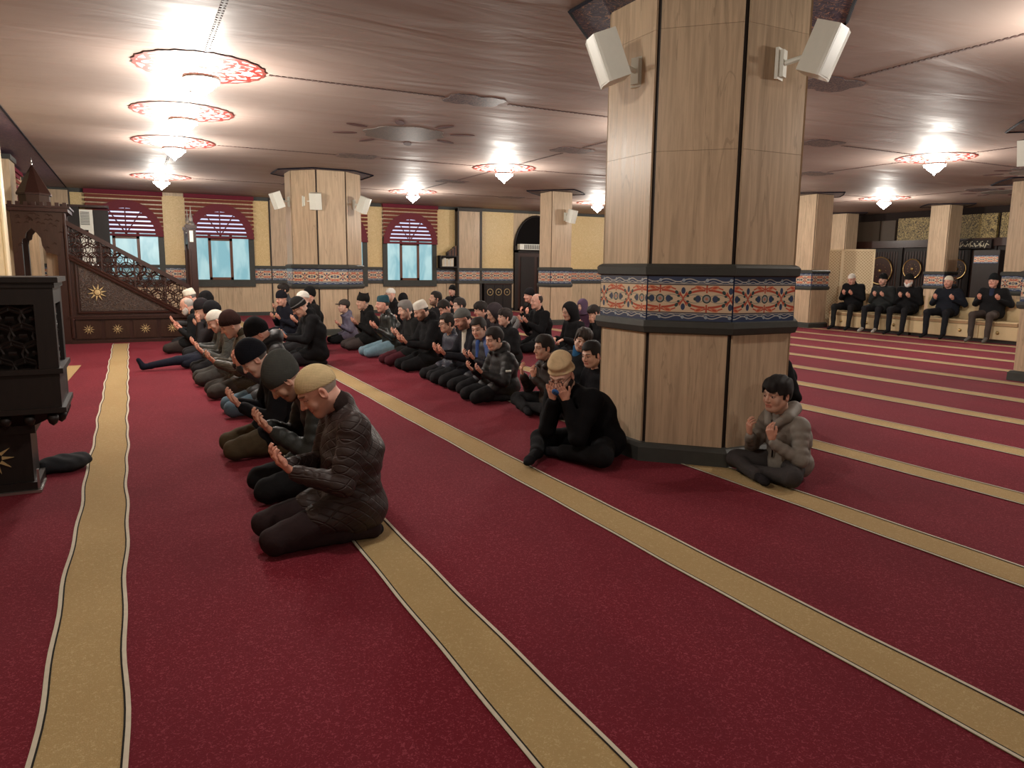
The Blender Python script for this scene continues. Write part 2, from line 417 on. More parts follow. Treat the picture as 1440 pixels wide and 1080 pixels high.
# ------------------------------------------------------------------ windows and blinds
def arch_poly(xa, xb, z0, z1, n=14):
    cx = (xa+xb)/2; r = (xb-xa)/2; h = z1-z0
    return [(cx+r*math.cos(PI*k/n), z0+h*math.sin(PI*k/n)) for k in range(n+1)]
def window(idx, xa, xb, zs=2.13, blind_label=''):
    w_ = struct('window_%d' % idx, MB().box(xa, xa+.14, YB-.10, YB, .80, 2.25).box(xb-.14, xb, YB-.10, YB, .80, 2.25).box(xa+.14, xb-.14, YB-.099, YB, .80, .985), MT['slate'])
    a, b = xa+.14, xb-.14
    fr = MB(); W = b-a; ms = [a+W*.30, a+W*.68]
    for mx_ in ms: fr.box(mx_-.035, mx_+.035, YB-.085, YB-.03, .985, 2.2)
    fr.box(ms[0]-.03, ms[1]+.03, YB-.085, YB-.03, .985, 1.05).box(ms[0]-.03, ms[1]+.03, YB-.085, YB-.03, 2.02, 2.1)
    part('sash_frame', fr, MT['brown_frame'], w_)
    for p0, p1 in ((a, ms[0]-.035), (ms[0]+.035, ms[1]-.035), (ms[1]+.035, b)):
        part('pane', MB().box(p0, p1, YB-.045, YB-.035, .99, 2.2), MT['pane'], w_)
    part('arch_pane', MB().prism_y(arch_poly(a, b, 2.16, 2.88), YB-.045, YB-.035), MT['pane_arch'], w_)
    fan = MB()
    for t in (55, 90, 125):
        cx = (a+b)/2; fan.tube([(cx, YB-.06, 2.14), (cx+math.cos(math.radians(t))*.9*(b-a)/2, YB-.06, 2.14+.72*math.sin(math.radians(t)))], .018, 4)
    part('fan_bar', fan, MT['brown_frame'], w_)
    # blind
    bl = thing('window_blind', blind_label, 'blind', ((xa+xb)/2, YB-.16, 3.2), 'striped blinds over the back wall windows')
    part('valance', MB().box(xa-.02, xb+.02, YB-.20, YB-.14, 3.10, 3.21), MT['blind3'], bl)
    nsl = 9; z = 3.085; ph = (3.09-zs)/nsl
    cx = (xa+xb)/2; R0 = (xb-xa)/2-.06
    for k in range(nsl):
        zt = z-k*ph; zb_ = zt-ph*.66
        def halfw(zz):
            t = (zz-2.12)/.80
            return R0*math.sqrt(max(0, 1-t*t)) if t < 1 else 0
        h = halfw((zt+zb_)/2)
        segs = [(xa, cx-h, 'blind1'), (cx-h, cx+h, 'blind2'), (cx+h, xb, 'blind1')] if h > .1 else [(xa, xb, 'blind1')]
        s0 = None
        for q, (u0, u1, mm) in enumerate(segs):
            pr = part('slat', MB().box(u0, u1, YB-.175, YB-.165, zb_, zt), MT[mm], bl)
    part('hem_bar', MB().box(xa, xb, YB-.185, YB-.16, zs-.05, zs+.01), MT['blind2'], bl)
    rim = MB()
    N = 18; pts = [(cx+(R0+.05)*math.cos(PI*k/N), 2.12+.86*math.sin(PI*k/N)) for k in range(N+1)]; pts2 = [(cx+(R0-.13)*math.cos(PI*k/N), 2.12+.66*math.sin(PI*k/N)) for k in range(N+1)]
    vs = [(p[0], YB-.180, p[1]) for p in pts]+[(p[0], YB-.180, p[1]) for p in pts2]+[(p[0], YB-.172, p[1]) for p in pts]+[(p[0], YB-.172, p[1]) for p in pts2]
    n1 = N+1; fs = []
    for k in range(N): fs += [(k, k+1, n1+k+1, n1+k), (2*n1+k, 3*n1+k, 3*n1+k+1, 2*n1+k+1), (k, 2*n1+k, 2*n1+k+1, k+1), (n1+k, n1+k+1, 3*n1+k+1, 3*n1+k)]
    rim.add(vs, fs); part('arch_band', rim, MT['blind2'], bl)
window(1, -.88, .85, blind_label='leftmost striped blind with arch motif, above the minbar staircase')
window(2, 1.38, 3.08, blind_label='second striped blind with arch motif, right of the minbar door post')
window(3, 4.65, 6.25, blind_label='striped blind mostly hidden behind the far octagonal column')
window(4, 6.72, 8.42, 2.11, blind_label='rightmost striped blind with arch motif, between octagonal column and bookshelf')

# ------------------------------------------------------------------ back wall door, cabinet, shelf, AC
d1 = struct('door_1', MB().box(11.12, 11.24, YB-.12, YB, 0, 2.1).box(12.62, 12.74, YB-.12, YB, 0, 2.1).box(11.12, 12.74, YB-.12, YB, 1.88, 1.96), MT['wood_black'])
part('leaf', MB().box(11.24, 12.62, YB-.05, YB-.02, 0, 1.9), MT['wood'], d1)
part('leaf_panel', MB().box(11.36, 11.86, YB-.075, YB-.04, .15, 1.75).box(11.98, 12.5, YB-.075, YB-.04, .15, 1.75), MT['wood_black'], d1)
part('arch_fill', MB().prism_y(arch_poly(11.12, 12.74, 1.96, 3.06), YB-.04, YB-.02), MT['dark'], d1)
part('arch_trim', MB().tube([(p[0], YB-.05, p[1]) for p in arch_poly(11.12, 12.74, 1.96, 3.06)], .03, 6), MT['wood_black'], d1)
ac = thing('air_curtain', 'white air curtain unit mounted over the dark arched door', 'air conditioner', (11.75, YB-.2, 1.97))
part('casing', MB().box(11.2, 12.3, YB-.30, YB-.12, 1.97, 2.15), MT['white_pl'], ac)
g = MB()
for k in range(14): g.box(11.36+k*.065, 11.40+k*.065, YB-.312, YB-.29, 1.99, 2.13)
part('grille', g, MT['grey_grill'], ac)
cb = thing('low_cabinet', 'dark low cabinet with three round brass medallions against the back wall', 'cabinet', (10.35, YB-.2, 0))
part('body', MB().box(9.95, 10.92, YB-.30, YB-.08, 0, .86), MT['wood_black'], cb)
part('top_board', MB().box(9.93, 10.94, YB-.33, YB-.08, .86, .885), MT['wood'], cb)
def ring_mb(c, r, t, n=24, axis='y'):
    pts = []
    for k in range(n):
        a = 2*PI*k/n; pts.append((c[0]+r*math.cos(a), c[1], c[2]+r*math.sin(a)) if axis == 'y' else (c[0], c[1]+r*math.cos(a), c[2]+r*math.sin(a)))
    return MB().tube(pts, t, 5, True)
for k in range(3):
    cx = 10.14+k*.30
    dr = part('door', MB().box(cx-.14, cx+.14, YB-.315, YB-.295, .08, .83), MT['wood_black'], cb)
    m_ = ring_mb((cx, YB-.32, .62), .10, .010); m_.lathe([(.02, -.01), (.02, .0)], (cx, YB-.32, .62), 8, 'y'); part('medallion', m_, MT['gilt'], dr)
bs = thing('wall_bookshelf', 'small dark wall shelf full of pale books beside the right blind', 'bookshelf', (8.75, YB-.2, 1.37))
part('case', MB().box(8.46, 9.04, YB-.30, YB-.06, 1.37, 1.41).box(8.46, 9.04, YB-.30, YB-.06, 1.70, 1.74).box(8.46, 8.50, YB-.30, YB-.06, 1.41, 1.70).box(9.0, 9.04, YB-.30, YB-.06, 1.41, 1.70).box(8.5, 9.0, YB-.09, YB-.06, 1.41, 1.70), MT['wood_black'], bs)
xx = 8.53
for k in range(9):
    wd = random.uniform(.035, .055); hh = random.uniform(.2, .26); cmt = MT['book'][random.choice((0, 1, 0, 4, 0))]
    b = thing('book', 'pale book standing inside the small dark wall shelf', 'book', (xx+wd/2, YB-.2, 1.41), 'books inside the wall shelf')
    part('cover', MB().box(xx, xx+wd-.004, YB-.28, YB-.10, 1.41, 1.41+hh), cmt, b); part('page_block', MB().box(xx+.005, xx+wd-.009, YB-.275, YB-.105, 1.41+hh, 1.41+hh+.003), MT['book'][1], b); xx += wd
xx = 8.72
for k in range(6):
    wd = random.uniform(.04, .06); hh = .10+.035*k+random.uniform(0, .02)
    b = thing('book', 'dark book standing on top of the small wall shelf', 'book', (xx+wd/2, YB-.2, 1.74), 'dark books on top of the wall shelf')
    part('cover', MB().box(xx, xx+wd-.005, YB-.27, YB-.10, 1.74, 1.74+hh), MT['book'][2 if k % 2 else 3], b); part('page_block', MB().box(xx+.005, xx+wd-.01, YB-.265, YB-.105, 1.74+hh, 1.74+hh+.003), MT['book'][0], b); xx += wd
# AC cabinet behind the minbar
ca = thing('tall_cabinet', 'tall dark wooden cabinet enclosing the air conditioner behind the minbar', 'cabinet', (-.8, YB-.5, 0))
part('side_board', MB().box(-1.35, -1.0, YB-.75, YB-.30, 0, 2.72), MT['wood_black'], ca); part('side_board', MB().box(-.70, -.38, YB-.75, YB-.30, 0, 2.66), MT['wood_black'], ca)
part('top_board', MB().box(-1.38, -.36, YB-.78, YB-.28, 2.72, 2.77), MT['wood'], ca)
a2 = thing('air_conditioner', 'white upright air conditioner with black grille inside the tall cabinet', 'air conditioner', (-.85, YB-.5, 0))
part('casing', MB().box(-.99, -.71, YB-.76, YB-.35, 0, 2.66), MT['white_pl'], a2)
g = MB()
for k in range(9): g.box(-.97, -.78, YB-.775, YB-.755, 2.30+k*.036, 2.32+k*.036)
part('grille', g, MT['grey_grill'], a2); part('display', MB().box(-.93, -.82, YB-.772, YB-.755, 2.13, 2.18), MT['dark'], a2)

# ------------------------------------------------------------------ qibla wall dressing
wl = bpy.data.objects['wall_left']
for k, y in enumerate((1, 4.6, 8.2, 11.8, 15.5, 19.2)):
    pp_ = thing('wall_pilaster', 'pale stone pilaster on the left wall beside a red blind, number %s from the corner' % ['six', 'five', 'four', 'three', 'two', 'one'][k], 'pilaster', (XQ+.1, y, 0), None)
    pp_['label'] = ['stone pilaster at the near end of the left wall', 'left wall pilaster just before the pulpit desk', 'left wall pilaster beyond the pulpit desk', 'left wall pilaster hidden by the pale carved niche frame', 'pale stone pilaster behind the pointed minbar roof, black cap', 'left wall pilaster next to the far corner'][k]
    part('shaft', MB().box(XQ, XQ+.22, y-.35, y+.35, .1, 3.08), MT['trav2'], pp_); part('cap', MB().box(XQ, XQ+.25, y-.38, y+.38, 3.08, 3.16), MT['slate'], pp_)
    part('plinth', MB().box(XQ, XQ+.25, y-.38, y+.38, 0, .1), MT['slate'], pp_)
for k, y in enumerate((13.85, 17.3)):
    b = thing('window_blind', ['red striped blind high on the left wall behind the minbar roof', 'red striped blind high on the left wall nearest the corner'][k], 'blind', (XQ+.08, y, 3.1))
    for j in range(8): part('slat', MB().box(XQ+.03, XQ+.045, y-.95, y+.95, 3.03-j*.11, 3.10-j*.11), MT['blind1' if j % 2 else 'blind2'], b)
    part('head_rail', MB().box(XQ, XQ+.09, y-1.0, y+1.0, 3.10, 3.17), MT['blind3'], b)
mh = thing('mihrab_frame', 'pale gilded marble niche frame at the left edge behind the pulpit desk', 'mihrab', (-1.7, 12.2, 0))
part('pillar', MB().box(XQ, -1.50, 12.35, 12.75, 0, 3.12), MT['mihrab'], mh)
part('moulding', MB().tube([(-1.50, 12.36, .02), (-1.50, 12.36, 3.1)], .03, 8).tube([(-1.52, 12.50, .02), (-1.52, 12.50, 3.1)], .02, 8), MT['mihrab'], mh)
part('inner_panel', MB().box(XQ, -1.62, 10.4, 12.35, 0, 3.12), MT['mihrab'], mh)
g = MB()
for k in range(7):
    z = .5+k*.38; g.tube([(-1.62, 12.1, z), (-1.60, 12.2, z+.08), (-1.62, 12.28, z+.16), (-1.60, 12.2, z+.24), (-1.62, 12.1, z+.3)], .016, 5)
part('gilt_scroll', g, MT['gilt'], mh)

# ------------------------------------------------------------------ columns
def stone_column(poly, ring_out, label, name, zsplits, centre, cap_poly=None, capmat='cap_print', band=(0.98, 1.33), tilestart=0):
    """poly: corner list (ccw) of the shaft; every face gets its own stone panels, joints, tile panel."""
    c = Vector((*centre, 0)); t = thing(name, label, 'column', (centre[0], centre[1], 0))
    n = len(poly); P = [Vector(p) for p in poly]; cc = Vector(centre)
    def off(k): return [tuple(cc+(p-cc)*(1+k/((p-cc).length))) for p in P]
    part('core', MB().prism(off(-.02), 0, ZC), MT['joint'], t)
    for i in range(n):
        a, b = P[i], P[(i+1) % n]; d = (b-a).normalized(); L = (b-a).length; nr = Vector((d.y, -d.x))
        g_ = .019
        def slab(z0, z1, mat='trav'):
            q = [a+d*g_-nr*.012, b-d*g_-nr*.012, b-d*g_+nr*.003, a+d*g_+nr*.003]
            part('stone_panel', MB().prism([tuple(x_) for x_ in q], z0, z1), MT[mat], t)
        slab(.12, band[0]-.055, 'trav')
        for z0, z1 in zsplits: slab(z0+.0009, z1-.0009)
        tile_strip(t, a, b, band[0]+.03, band[1]-.005, u0=tilestart+i*.37+.15, nm='tile_panel', out=.014, per=.316)
    def ringp(zs):
        mb = MB()
        for j in range(len(zs)-1):
            (z0, k0), (z1, k1) = zs[j], zs[j+1]; A = off(k0); B = off(k1)
            mb.add([(x_, y_, z0) for x_, y_ in A]+[(x_, y_, z1) for x_, y_ in B], [(q, (q+1) % n, n+(q+1) % n, n+q) for q in range(n)])
        A = off(zs[0][1]); mb.add([(x_, y_, zs[0][0]) for x_, y_ in A], [tuple(range(n))[::-1]]); A = off(zs[-1][1]); mb.add([(x_, y_, zs[-1][0]) for x_, y_ in A], [tuple(range(n))])
        return mb
    part('upper_moulding', ringp([(band[1]-.01, .02), (band[1]+.0, .04), (band[1]+.05, .045), (band[1]+.065, .03), (band[1]+.075, .005)]), MT['slate'], t)
    part('lower_moulding', ringp([(band[0]-.06, .003), (band[0]-.05, .035), (band[0]-.01, .05), (band[0]+.03, .045), (band[0]+.035, .015)]), MT['slate'], t)
    part('plinth', ringp([(0, .062), (.10, .06), (.125, .03), (.13, .0)]), MT['slate'], t)
    if cap_poly:
        CP = [Vector(p) for p in cap_poly]
        part('ceiling_collar', MB().prism(cap_poly, ZC-.012, ZC-.001), MT[capmat], t)
        m2 = MB(); pts = [(p[0], p[1], ZC-.012) for p in cap_poly]; m2.tube(pts, .014, 4, True); part('collar_rim', m2, MT['cap_rim'], t)
    return t
def octo(cx, cy, ap):
    R0 = ap/math.cos(PI/8); return [(cx+R0*math.cos(PI/8+PI/4*k), cy+R0*math.sin(PI/8+PI/4*k)) for k in range(8)]
def octpts(cx, cy, r, star=0):
    return [(cx+r*math.cos(PI/8+PI/4*k), cy+r*math.sin(PI/8+PI/4*k)) for k in range(8)]
stone_column(octo(3.93, 4.5, .69), .05, 'large octagonal travertine column in front, bold tile band', 'column', [(1.405, 2.16), (2.16, 2.95), (2.95, ZC)], (3.93, 4.5), octpts(3.93, 4.5, 1.05), tilestart=.1)
stone_column(octo(3.6, 15.5, .70), .05, 'far octagonal travertine column with three speakers, left of centre', 'column', [(1.405, ZC)], (3.6, 15.5), octpts(3.6, 15.5, 1.02))
def sqp(cx, cy, a): return [(cx-a, cy-a), (cx+a, cy-a), (cx+a, cy+a), (cx-a, cy+a)]
def starp(cx, cy, a): 
    o = []
    for k in range(8):
        r = a*1.42 if k % 2 else a*1.0
        if k % 2 == 0: r = a*1.9
        ang = PI/4*k; o.append((cx+r*math.cos(ang), cy+r*math.sin(ang)))
    return o
for (cx, cy, a, lab) in ((9.4, 16.0, .29, 'slim square column by the dark arched door'), (15.0, 13.05, .29, 'slim square column in front of the cream lattice screen'),
                         (20.6, 16.7, .28, 'distant square column seen above the cream screen'), (20.2, 13.1, .28, 'distant square column between the brass ring medallions'),
                         (16.35, 8.72, .34, 'square column behind the right end of the bench'), (10.42, 5.12, .33, 'near square column cut off by the right edge')):
    stone_column(sqp(cx, cy, a), .04, lab, 'column', [(1.405, ZC-.02)], (cx, cy), starp(cx, cy, a*1.5), 'orn')

# ------------------------------------------------------------------ ceiling prints
LX = (.72, 6.35, 11.8, 17.1); LY = (7.93, 12.75, 17.8)
lamps = [(x_, y_) for x_ in LX for y_ in LY]+[(.70, 10.25)]+[(.72, 3.0), (6.35, 3.0), (11.8, 3.0), (17.1, 3.0), (.72, -2.2), (6.35, -2.2)]
VIS = [(x_, y_) for x_, y_ in lamps if y_ > 5]
for (x_, y_) in VIS:
    N = 72; vs = [(x_, y_, ZC-.010)]; 
    for k in range(N):
        a = 2*PI*k/N; r = .58*(1+.025*abs(math.sin(12*a))+.015*math.sin(24*a)); vs.append((x_+r*math.cos(a), y_+r*math.sin(a), ZC-.010))
    o = mesh_obj('ceiling_medallion', vs, [(0, (k+1) % N+1, k+1) for k in range(N)], MT['medal'], ce)
    # recentre the object so its Object coordinates start at the rosette's middle
    me = o.data; me.transform(Matrix.Translation((-x_, -y_, -(ZC-.010)))); o.location = (x_, y_, ZC-.010)
def flower(cx, cy, R0):
    mb = MB(); N = 48; vs = [(cx+R0*(1+.05*math.cos(8*a_))*math.cos(a_), cy+R0*(1+.05*math.cos(8*a_))*math.sin(a_)) for a_ in [2*PI*k/N for k in range(N)]]
    mb.prism(vs, ZC-.008, ZC-.001); part('ceiling_rosette', mb, MT['orn_pale'], ce)
    for k in range(8):
        a0 = PI/8+PI/4*k; px, py = cx+(R0+.26)*math.cos(a0), cy+(R0+.26)*math.sin(a0)
        pts = [(px+.17*math.cos(t)*math.cos(a0)-.06*math.sin(t)*math.sin(a0), py+.17*math.cos(t)*math.sin(a0)+.06*math.sin(t)*math.cos(a0)) for t in [2*PI*q/12 for q in range(12)]]
        part('rosette_petal', MB().prism(pts, ZC-.008, ZC-.001), MT['petal'], ce)
for cx, cy in ((3.55, 10.3), (9.2, 10.3), (15.0, 8.0), (18, 10.3)): flower(cx, cy, .56 if cx < 5 else .5)
def ornament(cx, cy, alongx):
    a, b = .34, .24
    pts = [(-a, -b*.55), (-a*.8, -b*.9), (-a*.3, -b), (0, -b*.8), (a*.3, -b), (a*.8, -b*.9), (a, -b*.55), (a*.9, 0), (a, b*.55), (a*.8, b*.9), (a*.3, b), (0, b*.8), (-a*.3, b), (-a*.8, b*.9), (-a, b*.55), (-a*.9, 0)]
    if not alongx: pts = [(-y, x) for x, y in pts]
    part('ceiling_ornament', MB().prism([(cx+p[0], cy+p[1]) for p in pts], ZC-.007, ZC-.001), MT['orn'], ce)
for y_ in (7.9, 12.75, 17.8, 3.0):
    for x0_, x1_ in zip(LX[:-1], LX[1:]):
        xm = (x0_+x1_)/2+.02
        if abs(y_-7.9) < 1 or y_ > 7: ornament(xm, y_, True)
        mb = MB(); q = x0_+.62
        while q < x1_-.62:
            if abs(q-xm) > .40: mb.box(q, q+.035, y_-.022, y_+.022, ZC-.006, ZC-.001).box(q+.035, q+.055, y_-.008, y_+.008, ZC-.006, ZC-.001)
            q += .06
        props(part('ceiling_chain', mb, MT['chain'], ce), kind='stuff')
for x_ in LX:
    for y0_, y1_ in ((3.0, 7.93), (7.93, 12.75), (12.75, 17.8)):
        ym = (y0_+y1_)/2
        if x_ > 1: ornament(x_, ym, True)
        mb = MB(); q = y0_+.62
        while q < y1_-.62:
            if x_ < 1 and abs(q-10.25) < .62: q += .06; continue
            if abs(q-ym) > .3 or x_ < 1: mb.box(x_-.022, x_+.022, q, q+.035, ZC-.006, ZC-.001).box(x_-.008, x_+.008, q+.035, q+.055, ZC-.006, ZC-.001)
            q += .06
        props(part('ceiling_chain', mb, MT['chain'], ce), kind='stuff')

# ------------------------------------------------------------------ chandeliers
ch0 = None
CH_LAB = {(.72, 7.93): 'nearest glowing crystal chandelier of the left row', (.70, 10.25): 'second glowing crystal chandelier of the left row', (.72, 12.75): 'third glowing crystal chandelier of the left row',
          (.72, 17.8): 'farthest glowing crystal chandelier of the left row, near the blinds', (6.35, 12.75): 'glowing crystal chandelier in the middle of the ceiling left of the big column', (6.35, 17.8): 'small distant glowing chandelier above the right window blind',
          (11.8, 17.8): 'distant glowing chandelier just left of the big column shaft', (11.8, 7.93): 'large glowing chandelier on the right side of the ceiling', (17.1, 12.75): 'smaller glowing chandelier above the lattice screen, right side',
          (6.35, 7.93): 'glowing chandelier hidden behind the big column', (11.8, 12.75): 'glowing chandelier behind the big column further back', (17.1, 7.93): 'glowing chandelier outside the frame on the right', (17.1, 17.8): 'glowing chandelier far behind the big column'}
for (x_, y_) in VIS:
    if ch0 is None:
        t = thing('chandelier', '', 'chandelier', (x_, y_, ZC), 'crystal chandeliers on the ceiling')
        c = (x_, y_, ZC)
        part('ceiling_plate', MB().lathe([(.06, -.0), (.07, -.015), (.03, -.03)], (x_, y_, ZC-.002), 16), MT['ring'], t)
        part('upper_crystals', MB().lathe([(.05, -.03), (.10, -.05), (.155, -.085)], c, 20, cap=False), MT['glow2'], t, True)
        part('metal_ring', MB().lathe([(.150, -.085), (.166, -.085), (.170, -.10), (.166, -.115), (.150, -.115), (.150, -.085)], c, 28, cap=False), MT['ring'], t)
        part('crystal_bowl', MB().lathe([(.148, -.112), (.135, -.15), (.095, -.20), (.045, -.235), (.02, -.25), (.02, -.26), (.004, -.28)], c, 14), MT['glow'], t)
        g = MB()
        for k in range(14): a = 2*PI*k/14; g.tube([(x_+.158*math.cos(a), y_+.158*math.sin(a), ZC-.115), (x_+.155*math.cos(a), y_+.155*math.sin(a), ZC-.15)], [.007, .003], 5)
        part('crystal_drops', g, MT['glow2'], t); ch0 = t
    else: t = copy_tree(ch0, (x_, y_, ZC))
    t['label'] = CH_LAB[(x_, y_)]
for i, (x_, y_) in enumerate(lamps):
    ld = bpy.data.lights.new('chandelier_light', 'POINT'); ld.energy = LAMP_W*(1.0 if y_ > 5 else ((.8 if x_ > 5 else .55) if y_ > 0 else .6)); ld.color = (1, .94, .85); ld.shadow_soft_size = .09
    lo = bpy.data.objects.new('chandelier_light', ld); C.objects.link(lo); lo.location = (x_, y_, ZC-.46)

# ------------------------------------------------------------------ speakers
def speaker(loc, yaw, tilt, wall, label):
    """loc: cabinet centre; yaw: direction (deg) the face points; wall: bracket foot point"""
    t = thing('wall_speaker', label, 'speaker', wall, 'white speakers on the columns')
    M = Matrix.Translation(loc) @ Matrix.Rotation(math.radians(yaw-90), 4, 'Z') @ Matrix.Rotation(math.radians(-tilt), 4, 'X')
    poly = [(-.085, -.09), (.085, -.09), (.115, .055), (.115, .075), (.0, .095), (-.115, .075), (-.115, .055)]
    part('cabinet', MB().prism(poly, -.155, .155).xf(M), MT['white_pl'], t)
    g = MB().prism([(-.105, .078), (.105, .078), (.0, .099)], -.145, .145).xf(M); part('front_grille', g, MT['white_pl'], t)
    w0 = Vector(wall); l0 = Vector(loc); d = (l0-w0); h = Vector((d.x, d.y, 0)).normalized()
    M2 = Matrix.Translation(w0) @ Matrix.Rotation(math.atan2(h.y, h.x), 4, 'Z')
    part('wall_plate', MB().box(-.01, .012, -.05, .05, -.10, .10).box(.012, .04, -.03, .03, -.085, .085).xf(M2), MT['white_pl'], t)
    part('arm', MB().tube([w0+h*.03, w0+d*.75], .018, 8), MT['white_pl'], t)
    return t
speaker((2.90, 4.30, 2.74), 160, 22, (3.235, 4.42, 2.72), 'white speaker on the left face of the big front column')
speaker((4.04, 3.54, 2.76), -65, 22, (3.93, 3.80, 2.72), 'white speaker on the right face of the big front column')
speaker((4.86, 4.66, 2.64), 10, 22, (4.625, 4.60, 2.70), 'white speaker half hidden behind the big front column')
speaker((2.62, 15.1, 2.62), 190, 20, (2.90, 15.3, 2.62), 'leftmost white speaker on the far octagonal column')
speaker((3.30, 14.80, 2.62), -110, 15, (3.35, 15.0, 2.62) if 0 else (3.12, 15.02, 2.62), 'middle white speaker on the far octagonal column')
speaker((4.22, 14.72, 2.58), -40, 22, (4.08, 15.0, 2.6), 'right white speaker on the far octagonal column')
speaker((9.55, 15.50, 2.62), -60, 15, (9.5, 15.71, 2.62), 'white speaker on the slim column by the arched door')
speaker((9.90, 5.44, 2.84), 190, 15, (10.08, 5.35, 2.8), 'white speaker at the right edge of the picture')

# ------------------------------------------------------------------ minbar
YM = 14.7; YM2 = 15.7
mn = thing('minbar', 'tall carved dark wooden minbar staircase with pointed roof in the left corner', 'minbar', (0, YM+.5, 0))
part('stringer_wall', MB().prism_y([(-.95, .0), (.95, .0), (.95, .44), (.85, .44), (-.95, 1.56)], YM+.05, YM+.12), MT['wood'], mn)
part('stringer_wall', MB().prism_y([(-.95, .0), (.95, .0), (.95, .44), (.85, .44), (-.95, 1.56)], YM2-.07, YM2), MT['wood'], mn)
tri = [(-.78, .56), (.66, .56), (-.78, 1.38)]
part('relief_panel', MB().prism_y(tri, YM+.035, YM+.055), MT['relief'], mn)
g = MB()
for a, b in (((-.82, .53), (.74, .53)), ((-.82, .53), (-.82, 1.44)), ((-.82, 1.44), (.74, .53))): g.tube([(a[0], YM+.04, a[1]), (b[0], YM+.04, b[1])], .022, 6)
part('panel_moulding', g, MT['wood'], mn)
g = MB()
for dz in (0, .05): g.tube([(-.93, YM+.02, 1.50+dz-.03), (.80, YM+.02, .50+dz-.03)], .026, 6)
part('string_moulding', g, MT['wood'], mn)
part('base_rail', MB().box(-.97, .95, YM, YM+.1, .42, .48).box(-.97, .95, YM+.0, YM+.1, 0, .05).box(-.97, .95, YM-.01, YM+.08, .455, .47), MT['wood'], mn)
def star(c, r0, r1, n, y, th=.012):
    pts = []
    for k in range(2*n): r = r1 if k % 2 == 0 else r0; a = PI*k/n; pts.append((c[0]+r*math.cos(a), c[1]+r*math.sin(a)))
    return pts
for k in range(4):
    x0_ = -.88+k*.44
    pn = part('base_panel', MB().box(x0_, x0_+.38, YM+.03, YM+.055, .08, .40), MT['wood_carved'], mn)
    cx = x0_+.19; g = MB()
    for q in range(10):
        a = 2*PI*q/10; g.prism_y([(cx+.035*math.cos(a-.22), .24+.035*math.sin(a-.22)), (cx+.09*math.cos(a), .24+.09*math.sin(a)), (cx+.035*math.cos(a+.22), .24+.035*math.sin(a+.22))], YM+.018, YM+.031)
    g.lathe([(.024, -.015), (.018, -.02)], (cx, YM+.033, .24), 10, 'y'); part('star_ornament', g, MT['gilt'], pn)
g = MB(); cx, cz = -.52, .88
for q in range(10):
    a = 2*PI*q/10+.15; g.prism_y([(cx+.06*math.cos(a-.26), cz+.06*math.sin(a-.26)), (cx+.15*math.cos(a), cz+.15*math.sin(a)), (cx+.06*math.cos(a+.26), cz+.06*math.sin(a+.26))], YM+.015, YM+.036)
g.lathe([(.05, -.02), (.04, -.03), (.0, -.035)], (cx, YM+.036, cz), 14, 'y'); part('large_star', g, MT['gilt'], mn)
# balustrade lattice: interlaced rings clipped to the sloping field
sl = (.98-2.06)/(.99+.86)
for yy in (YM+.05, YM2-.05):
    g = MB(); s_ = .19
    for i in range(-1, 12):
        for j in range(0, 10):
            cx = -.9+i*s_+(.5*s_ if j % 2 else 0); cz = .45+j*s_*.87
            zt = 2.0+sl*(cx+.86); zb_ = 1.54+(.49-1.52)/(1.6)*(cx+.9)
            if not (zb_-.15 < cz < zt+.12): continue
            nn = 12; pts = [(cx+.125*math.cos(2*PI*k/nn), yy, cz+.125*math.sin(2*PI*k/nn)) for k in range(nn)]; g.tube(pts, .0100, 4, True)
            for k in range(3 if yy < YM+.5 else 0):
                a = PI*2/3*k+PI/6; g.tube([(cx+.06*math.cos(a), yy, cz+.06*math.sin(a)), (cx+.06*math.cos(a+PI*2/3), yy, cz+.06*math.sin(a+PI*2/3))], .006, 4)
    g.clip([((0, 0, 2.02), (-sl, 0, 1)) if 0 else ((-.86, 0, 2.03), (-sl, 0, 1)), ((-.9, 0, 1.50), (-(1.03/1.6), 0, -1)), ((-.90, 0, 0), (-1, 0, 0)), ((.96, 0, 0), (1, 0, 0))])
    props(part('balustrade_lattice', g, MT['wood'], mn), kind='stuff')
    part('hand_rail', MB().prism_y([(-.92, 2.02), (-.92, 2.10), (1.0, .985), (1.0, .90)], yy-.05, yy+.05), MT['wood'], mn)
    for x_ in (-.42, .08, .56): zt = 2.05+sl*(x_+.86); zb_ = 1.52-.644*(x_+.9); part('mullion', MB().box(x_-.012, x_+.012, yy-.02, yy+.02, zb_, zt), MT['wood'], mn)
for k in range(8):
    part('step', MB().box(-.95, .85-k*.22, YM+.12, YM2-.07, k*.17, (k+1)*.17), MT['wood_carved'], mn)
